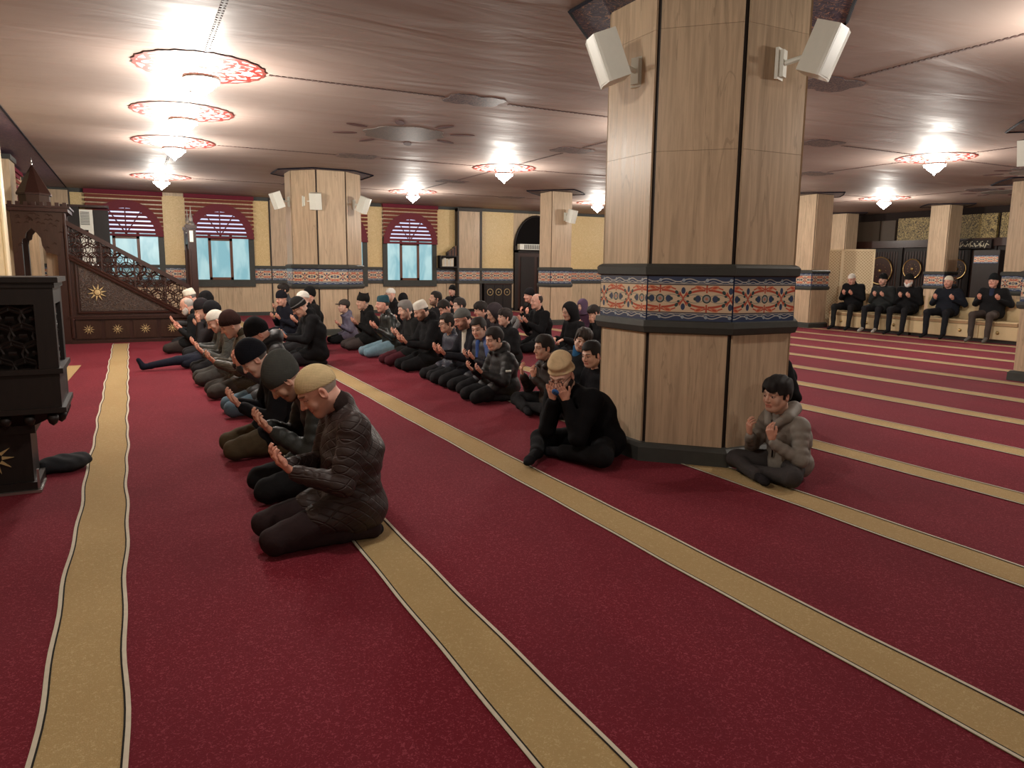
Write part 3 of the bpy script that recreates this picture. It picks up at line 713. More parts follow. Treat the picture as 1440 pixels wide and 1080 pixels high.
# tower
for x_ in (-1.0, -1.62):
    for y_ in (YM+.02, YM2-.10): part('tower_post', MB().box(x_-.065, x_+.065, y_, y_+.12, 0, 2.22), MT['wood'], mn)
part('tower_corner_shaft', MB().tube([(-.925, YM+.02, .1), (-.925, YM+.02, 2.2)], .03, 8), MT['wood'], mn)
fr = MB(); AX = [(-1.68, 2.22), (-1.68, 1.50), (-1.62, 1.55), (-1.60, 1.66), (-1.56, 1.66), (-1.54, 1.76), (-1.50, 1.78), (-1.48, 1.86), (-1.41, 1.95), (-1.33, 1.86), (-1.28, 1.78), (-1.27, 1.66), (-1.22, 1.55), (-1.02, 1.50), (-.92, 2.22)]
for yy in (YM, YM2-.06): 
    fr = MB(); fr.prism_y(AX, yy, yy+.05); part('carved_arch', fr, MT['wood_carved'], mn)
g = MB()
for k in range(40):
    x_ = random.uniform(-1.62, -.98); z_ = random.uniform(2.0, 2.18) if k < 22 else random.uniform(1.62, 2.0)
    if z_ < 2.0 and -1.56 < x_ < -1.24: continue
    g.tube([(x_-.03, YM-.004, z_), (x_, YM-.010, z_+.02), (x_+.03, YM-.004, z_)], .006, 4)
props(part('arch_carving', g, MT['wood_carved'], mn), kind='stuff')
part('tower_back_panel', MB().box(-1.25, -1.02, YM+.3, YM+.34, .1, 1.9), MT['trav'], mn)
part('tower_cornice', MB().box(-1.73, -.86, YM-.06, YM2+.04, 2.22, 2.28).box(-1.76, -.83, YM-.09, YM2+.07, 2.28, 2.31), MT['wood'], mn)
g = MB()
for k in range(8): g.box(-1.70+k*.11, -1.64+k*.11, YM-.06, YM-.03, 2.31, 2.37)
part('cresting', g, MT['wood'], mn)
part('drum', MB().prism([(-1.36+.24*math.cos(PI/4*k+PI/8), YM+.42+.30*math.sin(PI/4*k+PI/8)) for k in range(8)], 2.31, 2.50), MT['wood_carved'], mn)
R8 = [(-1.36+.27*math.cos(PI/4*k+PI/8), YM+.42+.32*math.sin(PI/4*k+PI/8)) for k in range(8)]
part('pointed_roof', MB().add([(a, b, 2.50) for a, b in R8]+[(a, b, 2.53) for a, b in R8]+[(-1.36, YM+.42, 3.02)], [tuple(range(8))[::-1]]+[(k, (k+1) % 8, 8+(k+1) % 8, 8+k) for k in range(8)]+[(8+k, 8+(k+1) % 8, 16) for k in range(8)]), MT['wood'], mn)
part('roof_finial', MB().lathe([(.012, 0), (.02, .03), (.008, .05), (.015, .08), (.003, .13)], (-1.36, YM+.42, 3.0), 8), MT['steel'], mn)
# door post of the minbar
for yy, nm in ((YM+.0, 0), (YM2-.1, 1)):
    part('door_post', MB().box(.97, 1.11, yy, yy+.12, 0, 2.02).box(.95, 1.13, yy-.02, yy+.14, 2.02, 2.08), MT['wood'], mn)
    part('post_shaft', MB().tube([(.985, yy-.01, .1), (.985, yy-.01, 1.65)], .026, 8), MT['wood'], mn)
    part('post_window', MB().box(1.0, 1.06, yy-.012, yy+.0, 1.78, 1.98), MT['white_pl'], mn)
    part('post_spire', MB().lathe([(.055, 0), (.06, .03), (.03, .07), (.035, .12), (.012, .22), (.004, .34)], (1.04, yy+.06, 2.08), 8), MT['steel'], mn)
part('door_lintel', MB().box(.98, 1.10, YM+.12, YM2-.1, 1.75, 1.95), MT['wood'], mn)

# ------------------------------------------------------------------ preacher's desk (kursu) in the left foreground
ks = thing('preaching_desk', 'black carved wooden preaching desk on a narrow foot at the left edge', 'desk', (-1.0, 5.5, 0))
KX0, KX1, KY0, KY1 = -1.45, -.40, 5.0, 5.55
part('top_board', MB().box(KX0-.03, KX1+.03, KY0-.03, KY1+.03, 1.255, 1.285).box(KX0-.01, KX1+.01, KY0-.01, KY1+.01, 1.225, 1.255), MT['wood_black'], ks)
fr = MB()
for (a, b) in ((KX0, KX0+.10), (KX1-.10, KX1)): fr.box(a, b, KY0, KY0+.06, .70, 1.23).box(a, b, KY1-.06, KY1, .70, 1.23)
fr.box(KX0+.10, KX1-.10, KY0+.001, KY0+.06, 1.13, 1.229).box(KX0+.10, KX1-.10, KY1-.06, KY1, 1.13, 1.229)
fr.box(KX1-.06, KX1-.001, KY0+.06, KY1-.06, 1.13, 1.228).box(KX1-.06, KX1-.001, KY0+.06, KY0+.1, .7, 1.13).box(KX1-.06, KX1-.001, KY1-.1, KY1-.06, .7, 1.13).box(KX0+.001, KX0+.06, KY0+.06, KY1-.06, .7, 1.229)
part('frame', fr, MT['wood_black'], ks)
part('lower_panel', MB().box(KX0+.002, KX1-.002, KY0+.002, KY0+.06, .502, .74).box(KX0+.002, KX1-.002, KY1-.06, KY1-.002, .502, .74).box(KX1-.06, KX1-.003, KY0+.06, KY1-.06, .502, .74), MT['wood_black'], ks)
part('rail_moulding', MB().box(KX0-.02, KX1+.02, KY0-.02, KY1+.02, .73, .76).box(KX0-.02, KX1+.02, KY0-.02, KY1+.02, .50, .53), MT['wood_black'], ks)
def hexlat(x0_, x1_, z0, z1, place):
    g = MB(); s_ = .115
    for i in range(int((x1_-x0_)/s_)+2):
        for j in range(int((z1-z0)/(s_*.87))+2):
            cx = x0_+i*s_+(.5*s_ if j % 2 else 0); cz = z0+j*s_*.87
            pts = [(cx+.072*math.cos(2*PI*k/8), 0, cz+.072*math.sin(2*PI*k/8)) for k in range(8)]; g.tube(pts, .0085, 4, True)
            g.tube([(cx-.02, 0, cz), (cx+.02, 0, cz)], .012, 5)
    g.clip([((x0_, 0, 0), (-1, 0, 0)), ((x1_, 0, 0), (1, 0, 0)), ((0, 0, z0), (0, 0, -1)), ((0, 0, z1), (0, 0, 1))]); return g.xf(place)
props(part('front_lattice', hexlat(KX0+.08, KX1-.09, .75, 1.14, Matrix.Translation((0, KY0+.03, 0))), MT['wood_black'], ks), kind='stuff')
props(part('side_lattice', hexlat(0, KY1-KY0-.16, .75, 1.14, Matrix.Translation((KX1-.03, KY0+.08, 0)) @ Matrix.Rotation(PI/2, 4, 'Z')), MT['wood_black'], ks), kind='stuff')
part('dark_backing', MB().box(KX0+.06, KX1-.07, KY0+.24, KY0+.25, .53, 1.22).box(KX1-.10, KX1-.09, KY0+.085, KY1-.07, .53, 1.22), MT['wood_black'], ks)  # boards added behind the lattices so the inside stays black
part('floor_board', MB().box(KX0+.03, KX1-.03, KY0+.03, KY1-.03, .50, .53), MT['wood_black'], ks)
sk = MB(); A = [(KX0, KY0), (KX1, KY0), (KX1, KY1), (KX0, KY1)]; B = [(KX0+.17, KY0+.15), (KX1-.17, KY0+.15), (KX1-.17, KY1-.08), (KX0+.17, KY1-.08)]
sk.add([(*a, .50) for a in A]+[(*b, .40) for b in B], [(0, 3, 2, 1), (4, 5, 6, 7)]+[(k, (k+1) % 4, 4+(k+1) % 4, 4+k) for k in range(4)]); sk.f[-4:] = [tuple(reversed(f)) for f in sk.f[-4:]]
part('coved_underside', sk, MT['wood_black'], ks)
for k in range(9):
    g = MB(); x_ = KX0+.06+k*.117; g.lathe([(.004, -.05), (.022, -.035), (.03, -.01), (.028, .01)], (x_, KY0+.02, .47), 10); part('pendant', g, MT['wood_black'], ks, True)
for k in range(4):
    g = MB(); y_ = KY0+.12+k*.117; g.lathe([(.004, -.05), (.022, -.035), (.03, -.01), (.028, .01)], (KX1-.02, y_, .47), 10); part('pendant', g, MT['wood_black'], ks, True)
part('foot_block', MB().box(KX0+.19, KX1-.19, KY0+.16, KY1-.09, .0, .42).box(KX0+.16, KX1-.16, KY0+.13, KY1-.06, .0, .06).box(KX0+.16, KX1-.16, KY0+.13, KY1-.06, .36, .41), MT['wood_black'], ks)
g = MB(); cx, cz = -.78, .22
for q in range(10):
    a = 2*PI*q/10; g.prism_y([(cx+.04*math.cos(a-.25), cz+.04*math.sin(a-.25)), (cx+.10*math.cos(a), cz+.10*math.sin(a)), (cx+.04*math.cos(a+.25), cz+.04*math.sin(a+.25))], KY0+.148, KY0+.162)
part('star_ornament', g, MT['gilt'], ks)
part('metal_shoe', MB().box(KX1-.175, KX1-.15, KY0+.12, KY0+.40, 0, .015).box(KX1-.40, KX1-.15, KY0+.105, KY0+.13, 0, .015).box(KX1-.172, KX1-.160, KY0+.125, KY0+.14, 0, .14), MT['steel'], ks)
rod = thing('red_marker', 'thin red stick standing on the preaching desk', 'marker', (-.72, 5.4, 1.285))
part('shaft', MB().lathe([(.010, 0), (.010, .085)], (-.72, 5.4, 1.285), 8), MT['red_rod'], rod); part('tip', MB().lathe([(.010, .085), (.003, .11)], (-.72, 5.4, 1.285), 8), MT['red_rod'], rod)
# gold runner with curled end beyond the desk
g = MB(); prof = [(0, .006), (1.7, .006), (2.0, .006)]
vs = []
for (xa_, xb_, y, z) in ((-1.02, -.66, 11.5, .006), (-1.02, -.70, 10.5, .006), (-1.02, -.74, 9.55, .006), (-1.03, -.75, 9.40, .02), (-1.03, -.75, 9.34, .06), (-1.03, -.75, 9.40, .085), (-1.03, -.75, 9.47, .07)):
    vs += [(xa_, y, z), (xb_, y, z)]
g.add(vs, [(2*k, 2*k+2, 2*k+3, 2*k+1) for k in range(6)])
rn = thing('carpet_runner', 'loose gold carpet strip with curled end beyond the preaching desk', 'rug', (-.85, 10.3, 0)); part('pile', g, MT['gold'], rn)
g2 = MB().box(-1.03, -.75, 9.36, 9.46, .0, .055); part('rubber_backing', g2, MT['edge_dark'], rn)

# ------------------------------------------------------------------ bench along the right
def bench_module(y0, y1, label, knobs):
    t = thing('storage_bench', label, 'bench', (15.35, (y0+y1)/2, 0), 'cream storage benches')
    xf_ = 15.12
    part('plinth', MB().box(xf_+.05, xf_+.5, y0+.02, y1-.02, 0, .07), MT['joint'], t)
    part('carcass', MB().box(xf_+.02, xf_+.52, y0, y1, .07, .34), MT['cream'], t)
    n = len(knobs); L = (y1-y0)/n
    for k in range(n):
        f_ = part('front_panel', MB().box(xf_, xf_+.02, y0+k*L+.01, y0+(k+1)*L-.01, .08, .335), MT['cream'], t)
        part('knob', MB().lathe([(.03, 0), (.035, -.012), (.02, -.03), (.0, -.035)], (xf_, y0+k*L+L*knobs[k], .21), 12, 'x'), MT['brass'], f_)
    part('cushion', MB().box(xf_-.01, xf_+.50, y0+.02, y1-.02, .345, .40), MT['cushion'], t)
    part('cushion_top', MB().box(xf_-.02, xf_+.45, y0+.02, y1-.02, .40, .425), MT['cream'], t)
    part('back_rest', MB().box(xf_+.50, xf_+.56, y0+.05, y1-.05, .42, .86), MT['cream'], t)
bench_module(10.42, 12.5, 'left cream storage bench with round brass knobs under three seated men', (.5, .5, .5))
bench_module(8.15, 10.40, 'right cream storage bench with round brass knobs under two seated men', (.5, .5, .5))
# folding lattice screen
s = thing('lattice_screen', 'cream folding lattice screen behind the seated men', 'screen', (15.9, 13.2, 0))
for (a, b) in (((14.75, 14.45), (16.05, 13.0)), ((16.05, 13.0), (16.5, 12.42))):
    A_ = Vector(a); B_ = Vector(b); d = (B_-A_); L = d.length; an = math.atan2(d.y, d.x); M = Matrix.Translation((A_.x, A_.y, 0)) @ Matrix.Rotation(an, 4, 'Z')
    part('frame', MB().box(0, .04, -.02, .02, 0, 1.93).box(L-.04, L, -.02, .02, 0, 1.93).box(0, L, -.02, .02, 1.89, 1.93).box(0, L, -.02, .02, 0, .06).xf(M), MT['screen'], s)
    g = MB(); p_ = .075; k = -2.0
    while k < L:
        for sg in (1, -1):
            g.add([(k, sg*.005, 0), (k+.028, sg*.005, 0), (k+.028+1.9*sg*1.0 if 0 else k+.028+1.93*sg, sg*.005, 1.93), (k+1.93*sg, sg*.005, 1.93)], [(0, 1, 2, 3)])
            if sg < 0: g.add([(k+1.9, -.005, 0), (k+1.928, -.005, 0), (k+1.928-1.93, -.005, 1.93), (k+1.9-1.93, -.005, 1.93)], [(0, 1, 2, 3)])
        k += p_
    k = 0
    g.clip([((0, 0, 0), (-1, 0, 0)), ((L, 0, 0), (1, 0, 0))]).xf(M); props(part('lattice', g, MT['screen'], s), kind='stuff')
    part('backing_cloth', MB().box(.02, L-.02, .012, .018, .04, 1.9).xf(M), plain('tan_mesh_cloth', (.50, .38, .23), .8), s)
# dark carved partition in front of the right wall
pt = thing('carved_partition', 'dark grooved wooden partition with brass ring medallions along the far right', 'partition', (21.3, 14.5, 0))
part('body', MB().box(21.25, 21.45, 8.0, YB-.1, 0, 2.18), MT['wood_black'], pt)
part('cornice', MB().box(21.15, 21.45, 8.0, YB-.1, 2.12, 2.34), MT['wood'], pt)
g = MB()
for k in range(150): g.box(21.235, 21.255, 8.1+k*.09, 8.13+k*.09, .3, 2.0)
props(part('groove_strips', g, MT['wood'], pt), kind='stuff')
for y_ in (16.35, 15.1, 14.15, 13.0, 12.3): part('stile', MB().box(21.20, 21.26, y_-.07, y_+.07, 0, 2.12), MT['wood_black'], pt)
for (y_, z_, r) in ((15.75, 1.42, .42), (14.66, 1.48, .29), (13.28, 1.48, .27), (13.1, .40, .30), (17.2, 1.9, .3)):
    g = part('ring_panel', MB().lathe([(r-.01, 0), (r-.01, -.02)], (21.22, y_, z_), 28, 'x'), MT['wood'], pt)
    part('brass_ring', ring_mb((21.19, y_, z_), r, .017, 32, 'x'), MT['brass'], g)
    m_ = MB().lathe([(.05, 0), (.04, -.03), (.0, -.045)], (21.20, y_, z_), 12, 'x')
    for q in range(12): a = 2*PI*q/12; m_.box(21.190, 21.2, y_+r*.5*math.cos(a)-.006, y_+r*.5*math.cos(a)+.006, z_+r*.5*math.sin(a)-.006, z_+r*.5*math.sin(a)+.006)
    part('boss', m_, MT['brass'], g)
wr = bpy.data.objects['wall_right']
for a, b in ((12.4, 13.6), (13.9, 15.4), (8.5, 12.3)): part('gilt_grille_panel', MB().box(21.40, 21.5, a, b, 2.34, 3.02), MT['grille'], wr)
for a, b in ((15.5, 16.0), (16.05, 17.4)): part('dim_panel', MB().box(21.42, 21.5, a, b, 2.34, 2.98), plain('dim_panel', (.07, .05, .035), .6), wr)
sg_ = thing('calligraphy_board', 'dark board with pale gilt calligraphy above the partition at right', 'sign', (21.1, 13.0, 2.16))
part('board', MB().box(21.05, 21.15, 12.3, 13.75, 2.05, 2.30), MT['wood_black'], sg_)
g = MB()
for k in range(9):
    y_ = 13.62-k*.14; ph = random.random()*6; A0 = random.uniform(.02, .05)
    pts = [(21.045, y_-.15*t, 2.14+A0*math.sin(ph+t*7)+.03*math.sin(t*13+k)) for t in [q/9 for q in range(10)]]
    g.tube(pts, [.004+.010*math.sin(PI*q/9) for q in range(10)], 5)
    if k % 2: g.tube([(21.045, y_-.05, 2.08), (21.045, y_-.06, 2.24)], .008, 5)
    g.tube([(21.045, y_-.09, 2.235), (21.045, y_-.11, 2.245)], .010, 5)
part('script', g, MT['script'], sg_)
dp_ = thing('dark_pier', 'dark wooden pier with narrow tile insets at the far right', 'pier', (19.6, 11.35, 0))
part('shaft', MB().box(19.4, 19.8, 11.1, 11.75, 0, 1.95), MT['wood_black'], dp_)
tile_strip(dp_, (19.39, 11.72), (19.39, 11.12), 1.62, 1.82, out=0.0, nm='tile_inset'); tile_strip(dp_, (19.39, 11.72), (19.39, 11.12), .35, .55, out=0.0, nm='tile_inset')
# ================================================================== PEOPLE
# ---- signed distance volumes, polygonised with surface nets (one continuous skin per body / garment)
F32 = np.float32
class Vol:
    def __init__(s, lo, hi, h):
        s.h = h; s.lo = np.array(lo, F32); s.n = [int(math.ceil((b-a)/h))+1 for a, b in zip(lo, hi)]
        s.ax = [s.lo[i]+h*np.arange(s.n[i], dtype=F32) for i in range(3)]
        s.f = np.full(s.n, 1.0, F32)
    def sub(s, lo, hi):
        sl = []
        for i in range(3):
            a = max(0, int((lo[i]-s.lo[i])/s.h)); b = min(s.n[i], int((hi[i]-s.lo[i])/s.h)+2)
            if b <= a: return None
            sl.append(slice(a, b))
        return tuple(sl)
    def grid(s, sl):
        return [s.ax[0][sl[0]][:, None, None], s.ax[1][sl[1]][None, :, None], s.ax[2][sl[2]][None, None, :]]
    def apply(s, sl, d, k, op='add'):
        f = s.f[sl]
        if op == 'add':
            if k > 0: h = np.clip(.5+.5*(f-d)/k, 0, 1); s.f[sl] = f*(1-h)+d*h-k*h*(1-h)
            else: s.f[sl] = np.minimum(f, d)
        elif op == 'cut':
            h = np.clip(.5-.5*(f+d)/k, 0, 1) if k > 0 else None
            s.f[sl] = (f*(1-h)+(-d)*h+k*h*(1-h)) if k > 0 else np.maximum(f, -d)
    def cap(s, a, b, ra, rb, k=.02, xs=1.0, puff=None, op='add', zs=1.0):
        a = np.array(a, F32); b = np.array(b, F32); m = max(ra, rb)*max(1, 1/xs)*max(1, 1/zs)+k+.03
        sl = s.sub(np.minimum(a, b)-m, np.maximum(a, b)+m)
        if sl is None: return s
        X, Y, Z = s.grid(sl); sc3 = np.array([xs, 1, zs], F32); A = a*sc3; B = b*sc3; D = B-A; L2 = float(D@D)+1e-9
        px, py, pz = X*xs-A[0], Y-A[1], Z*zs-A[2]
        t = np.clip((px*D[0]+py*D[1]+pz*D[2])/L2, 0, 1)
        r = ra+(rb-ra)*t
        if puff: 
            ph = t*math.sqrt(L2)/puff[0]; r = r+puff[1]*(np.abs(np.sin(PI*ph))-.6)
        d = np.sqrt((px-t*D[0])**2+(py-t*D[1])**2+(pz-t*D[2])**2)-r
        s.apply(sl, d.astype(F32), k, op); return s
    def ell(s, c, r, k=.02, R=None, op='add'):
        c = np.array(c, F32); m = max(r)+k+.02; sl = s.sub(c-m, c+m)
        if sl is None: return s
        X, Y, Z = s.grid(sl); x, y, z = X-c[0], Y-c[1], Z-c[2]
        if R is not None: x, y, z = (R[0][0]*x+R[1][0]*y+R[2][0]*z, R[0][1]*x+R[1][1]*y+R[2][1]*z, R[0][2]*x+R[1][2]*y+R[2][2]*z)
        k0 = np.sqrt((x/r[0])**2+(y/r[1])**2+(z/r[2])**2); k1 = np.sqrt((x/r[0]**2)**2+(y/r[1]**2)**2+(z/r[2]**2)**2)+1e-6
        s.apply(sl, (k0*(k0-1)/k1).astype(F32), k, op); return s
    def plane(s, fn):                              # keep where fn<0
        sl = tuple(slice(0, n) for n in s.n); X, Y, Z = s.grid(sl); s.f = np.maximum(s.f, fn(X, Y, Z).astype(F32)); return s
    def disp(s, fn):
        sl = tuple(slice(0, n) for n in s.n); X, Y, Z = s.grid(sl); s.f = s.f+fn(X, Y, Z).astype(F32); return s
    def mesh(s):
        f = s.f.copy(); f[0] = f[-1] = 1; f[:, 0] = f[:, -1] = 1; f[:, :, 0] = f[:, :, -1] = 1
        ins = f < 0; nx, ny, nz = f.shape; acc = np.zeros((nx-1, ny-1, nz-1, 3), F32); cnt = np.zeros((nx-1, ny-1, nz-1), F32)
        def sh(a, d, nn): return a[d[0]:nn[0]+d[0], d[1]:nn[1]+d[1], d[2]:nn[2]+d[2]]
        nn = (nx-1, ny-1, nz-1); quads = []
        for axis in range(3):
            u, v = [(1, 2), (0, 2), (0, 1)][axis]
            for du in (0, 1):
                for dv in (0, 1):
                    d0 = [0, 0, 0]; d0[u] = du; d0[v] = dv; d1 = list(d0); d1[axis] = 1
                    a, b = sh(f, d0, nn), sh(f, d1, nn); ch = (a < 0) != (b < 0)
                    t = np.where(ch, a/(np.where(ch, a-b, 1)), 0)
                    for q in range(3): acc[..., q] += ch*(t if q == axis else d0[q])
                    cnt += ch
        act = cnt > 0; idx = np.full(act.shape, -1, np.int64); ids = np.argwhere(act); idx[act] = np.arange(len(ids))
        V = (ids+acc[act]/cnt[act][:, None])*s.h+s.lo
        for axis in range(3):
            u, v = [(1, 2), (2, 0), (0, 1)][axis]
            a = ins; sl0 = [slice(None)]*3; sl0[axis] = slice(0, -1); sl1 = [slice(None)]*3; sl1[axis] = slice(1, None)
            a0, a1 = ins[tuple(sl0)], ins[tuple(sl1)]; E_ = np.argwhere(a0 != a1); E_ = E_[(E_[:, u] > 0) & (E_[:, v] > 0)]
            if not len(E_): continue
            flip = a0[tuple(E_.T)]
            def at(du, dv): q = E_.copy(); q[:, u] -= du; q[:, v] -= dv; return idx[tuple(q.T)]
            Q = np.stack([at(1, 1), at(0, 1), at(0, 0), at(1, 0)], 1); Q[~flip] = Q[~flip][:, ::-1]; quads.append(Q)
        Q = np.concatenate(quads); Q = Q[(Q >= 0).all(1)]
        return V.astype(F32), Q
def smooth_mesh(V, Q, it=1, lam=.5):
    for _ in range(it):
        A = np.zeros_like(V); c = np.zeros(len(V), F32)
        for i in range(4):
            for j in (1, 3): np.add.at(A, Q[:, i], V[Q[:, (i+j) % 4]]); np.add.at(c, Q[:, i], 1)
        V = V+lam*(A/np.maximum(c, 1)[:, None]-V)
    return V
# ---- canonical head (adult metres; +Y face, +Z up; centre at eye height)
HEADS = {}
def head_sdf(V, kind, grow=0.0, ears=True, face=True):
    g = grow; ch = kind == 'child'; J = .92 if ch else 1.0; W = 1.0
    V.ell((0, -.012, .035), (.078*W+g, .097+g, .090+g), .01)
    V.ell((0, .022, -.030), (.062+g, .070+g, .085+g), .03)
    if face:
        V.ell((0, .060*J, -.094*J), (.026+g, .024+g, .020+g), .03)
        for sx in (-1, 1):
            V.cap((sx*.055, -.002, -.045), (sx*.022, .062*J, -.092*J), .020+g, .016+g, .03)
            V.ell((sx*.040, .062, -.030), (.022+g, .018+g, .024+g), .02)
            V.cap((sx*.012, .087, .028), (sx*.046, .068, .026), .009+g, .007+g, .014)
        if not g:
            for sx in (-1, 1): V.ell((sx*.032, .096, .006), (.019, .018, .012), .012, op='cut')
            for sx in (-1, 1): V.ell((sx*.032, .074, .005), (.015, .013, .012), .003)
        n = .85 if ch else 1.0
        V.cap((0, .086, .018), (0, .086+.024*n, -.024), .0075+g, .0115*n+g, .008)
        for sx in (-1, 1): V.ell((sx*.013*n, .096, -.029), (.0085+g, .010+g, .0075+g), .006)
        V.cap((-.020, .083, -.054), (.020, .083, -.054), .0075+g, .0075+g, .004, xs=.8); V.cap((-.015, .082, -.066), (.015, .082, -.066), .0085+g, .0085+g, .004)
        if not g: V.cap((-.022, .097, -.0595), (.022, .097, -.0595), .0022, .0022, .002, op='cut')
    if ears:
        for sx in (-1, 1):
            R = ((math.cos(.35*sx), math.sin(.35*sx), 0), (-math.sin(.35*sx), math.cos(.35*sx), 0), (0, 0, 1)); R = [list(r) for r in R]
            V.ell((sx*.081, -.006, -.004), (.010+g, .020+g, .033+g), .004, R)
            if not g: V.ell((sx*.090, .0, .0), (.007, .010, .018), .004, op='cut')
    return V
def head_mesh(kind, h):
    key = (kind, h)
    if key in HEADS: return HEADS[key]
    V = Vol((-.115, -.14, -.24), (.115, .14, .145), h); head_sdf(V, kind)
    nr = .050 if kind == 'child' else .058
    V.cap((0, -.026, -.06), (0, -.042, -.135), nr, nr, .03)
    v, q = V.mesh(); x, y, z = v.T; ax = np.abs(x)
    col = np.ones((len(v), 3), F32); 
    def tint(m, c, a=1.0): 
        m = np.clip(m, 0, 1)[:, None]*a; col[:] = col*(1-m)+np.array(c, F32)*m
    tint(1-((ax-.036)/.02)**2-((z+.030)/.026)**2, (1.0, .72, .66), .5); tint(np.where((y > .1) & (np.abs(z+.02) < .02), .7, 0), (1.0, .70, .64), .6)
    tint(np.where(ax > .078, .6, 0), (1.0, .66, .6), .8)
    tint(np.where((y > .078) & (ax < .026) & (z < -.049) & (z > -.074), 1, 0)*np.where(np.abs(z+.0595) < .0028, 0, 1), (.85, .42, .40), .75)
    tint(np.where((y > .078) & (ax < .024) & (np.abs(z+.0595) < .003), 1, 0), (.35, .15, .13), .9)
    br = (y > .062) & (z > .0275-.10*(ax-.03)**1) & (z < .0365-.12*np.abs(ax-.03)) & (ax > .012) & (ax < .052); tint(br.astype(F32), (.10, .07, .06), .85)
    ey = (y > .068) & (((ax-.032)/.0150)**2+((z-.003)/.0078)**2 < 1); tint(ey.astype(F32), (1.15, 1.25, 1.35), .9)
    iris = ey & (((ax-.032)/.0072)**2+((z-.003)/.0078)**2 < 1); tint(iris.astype(F32), (.06, .045, .04), 1)
    lid = (y > .066) & (np.abs(((ax-.032)/.0155)**2+((z-.0045)/.0075)**2-1) < .45) & (z > .003); tint(lid.astype(F32), (.25, .15, .12), .8)
    HEADS[key] = (v, q, col); return HEADS[key]
def beard_mask(v):
    x, y, z = v.T; ax = np.abs(x)
    jaw = np.clip((-.030-z+.55*np.clip(y-.02, 0, .1)*-1+.012)/.012, 0, 1)*np.clip((y+.005)/.015, 0, 1)*np.clip((z+.125)/.01, 0, 1)
    jaw = np.maximum(jaw, np.clip((.05-y)/.02, 0, 1)*np.clip((y+.012)/.01, 0, 1)*(z < .005)*(z > -.11)*.8)
    mous = ((y > .075) & (z < -.034) & (z > -.050) & (ax < .030)).astype(F32)
    lips = ((y > .08) & (ax < .024) & (z < -.048) & (z > -.074))
    return np.maximum(jaw, mous)*(~lips)
CAPS = {}
def hairline(X, Y, Z, front):
    a = np.abs(X); top = front-(front-.014)*np.clip((a-.050)/.020, 0, 1)-Z+0*Y
    back = np.maximum(Y+.024+0*X, -.072-Z); burn = np.maximum(np.maximum(np.abs(Y-.012)-.011, -.022-Z), .055-a)
    return np.minimum(np.minimum(np.maximum(top, Y-.062-.9*np.clip(front-.0-0*a, 0, .0)+0*X-.06*(a < .055)), back), burn)
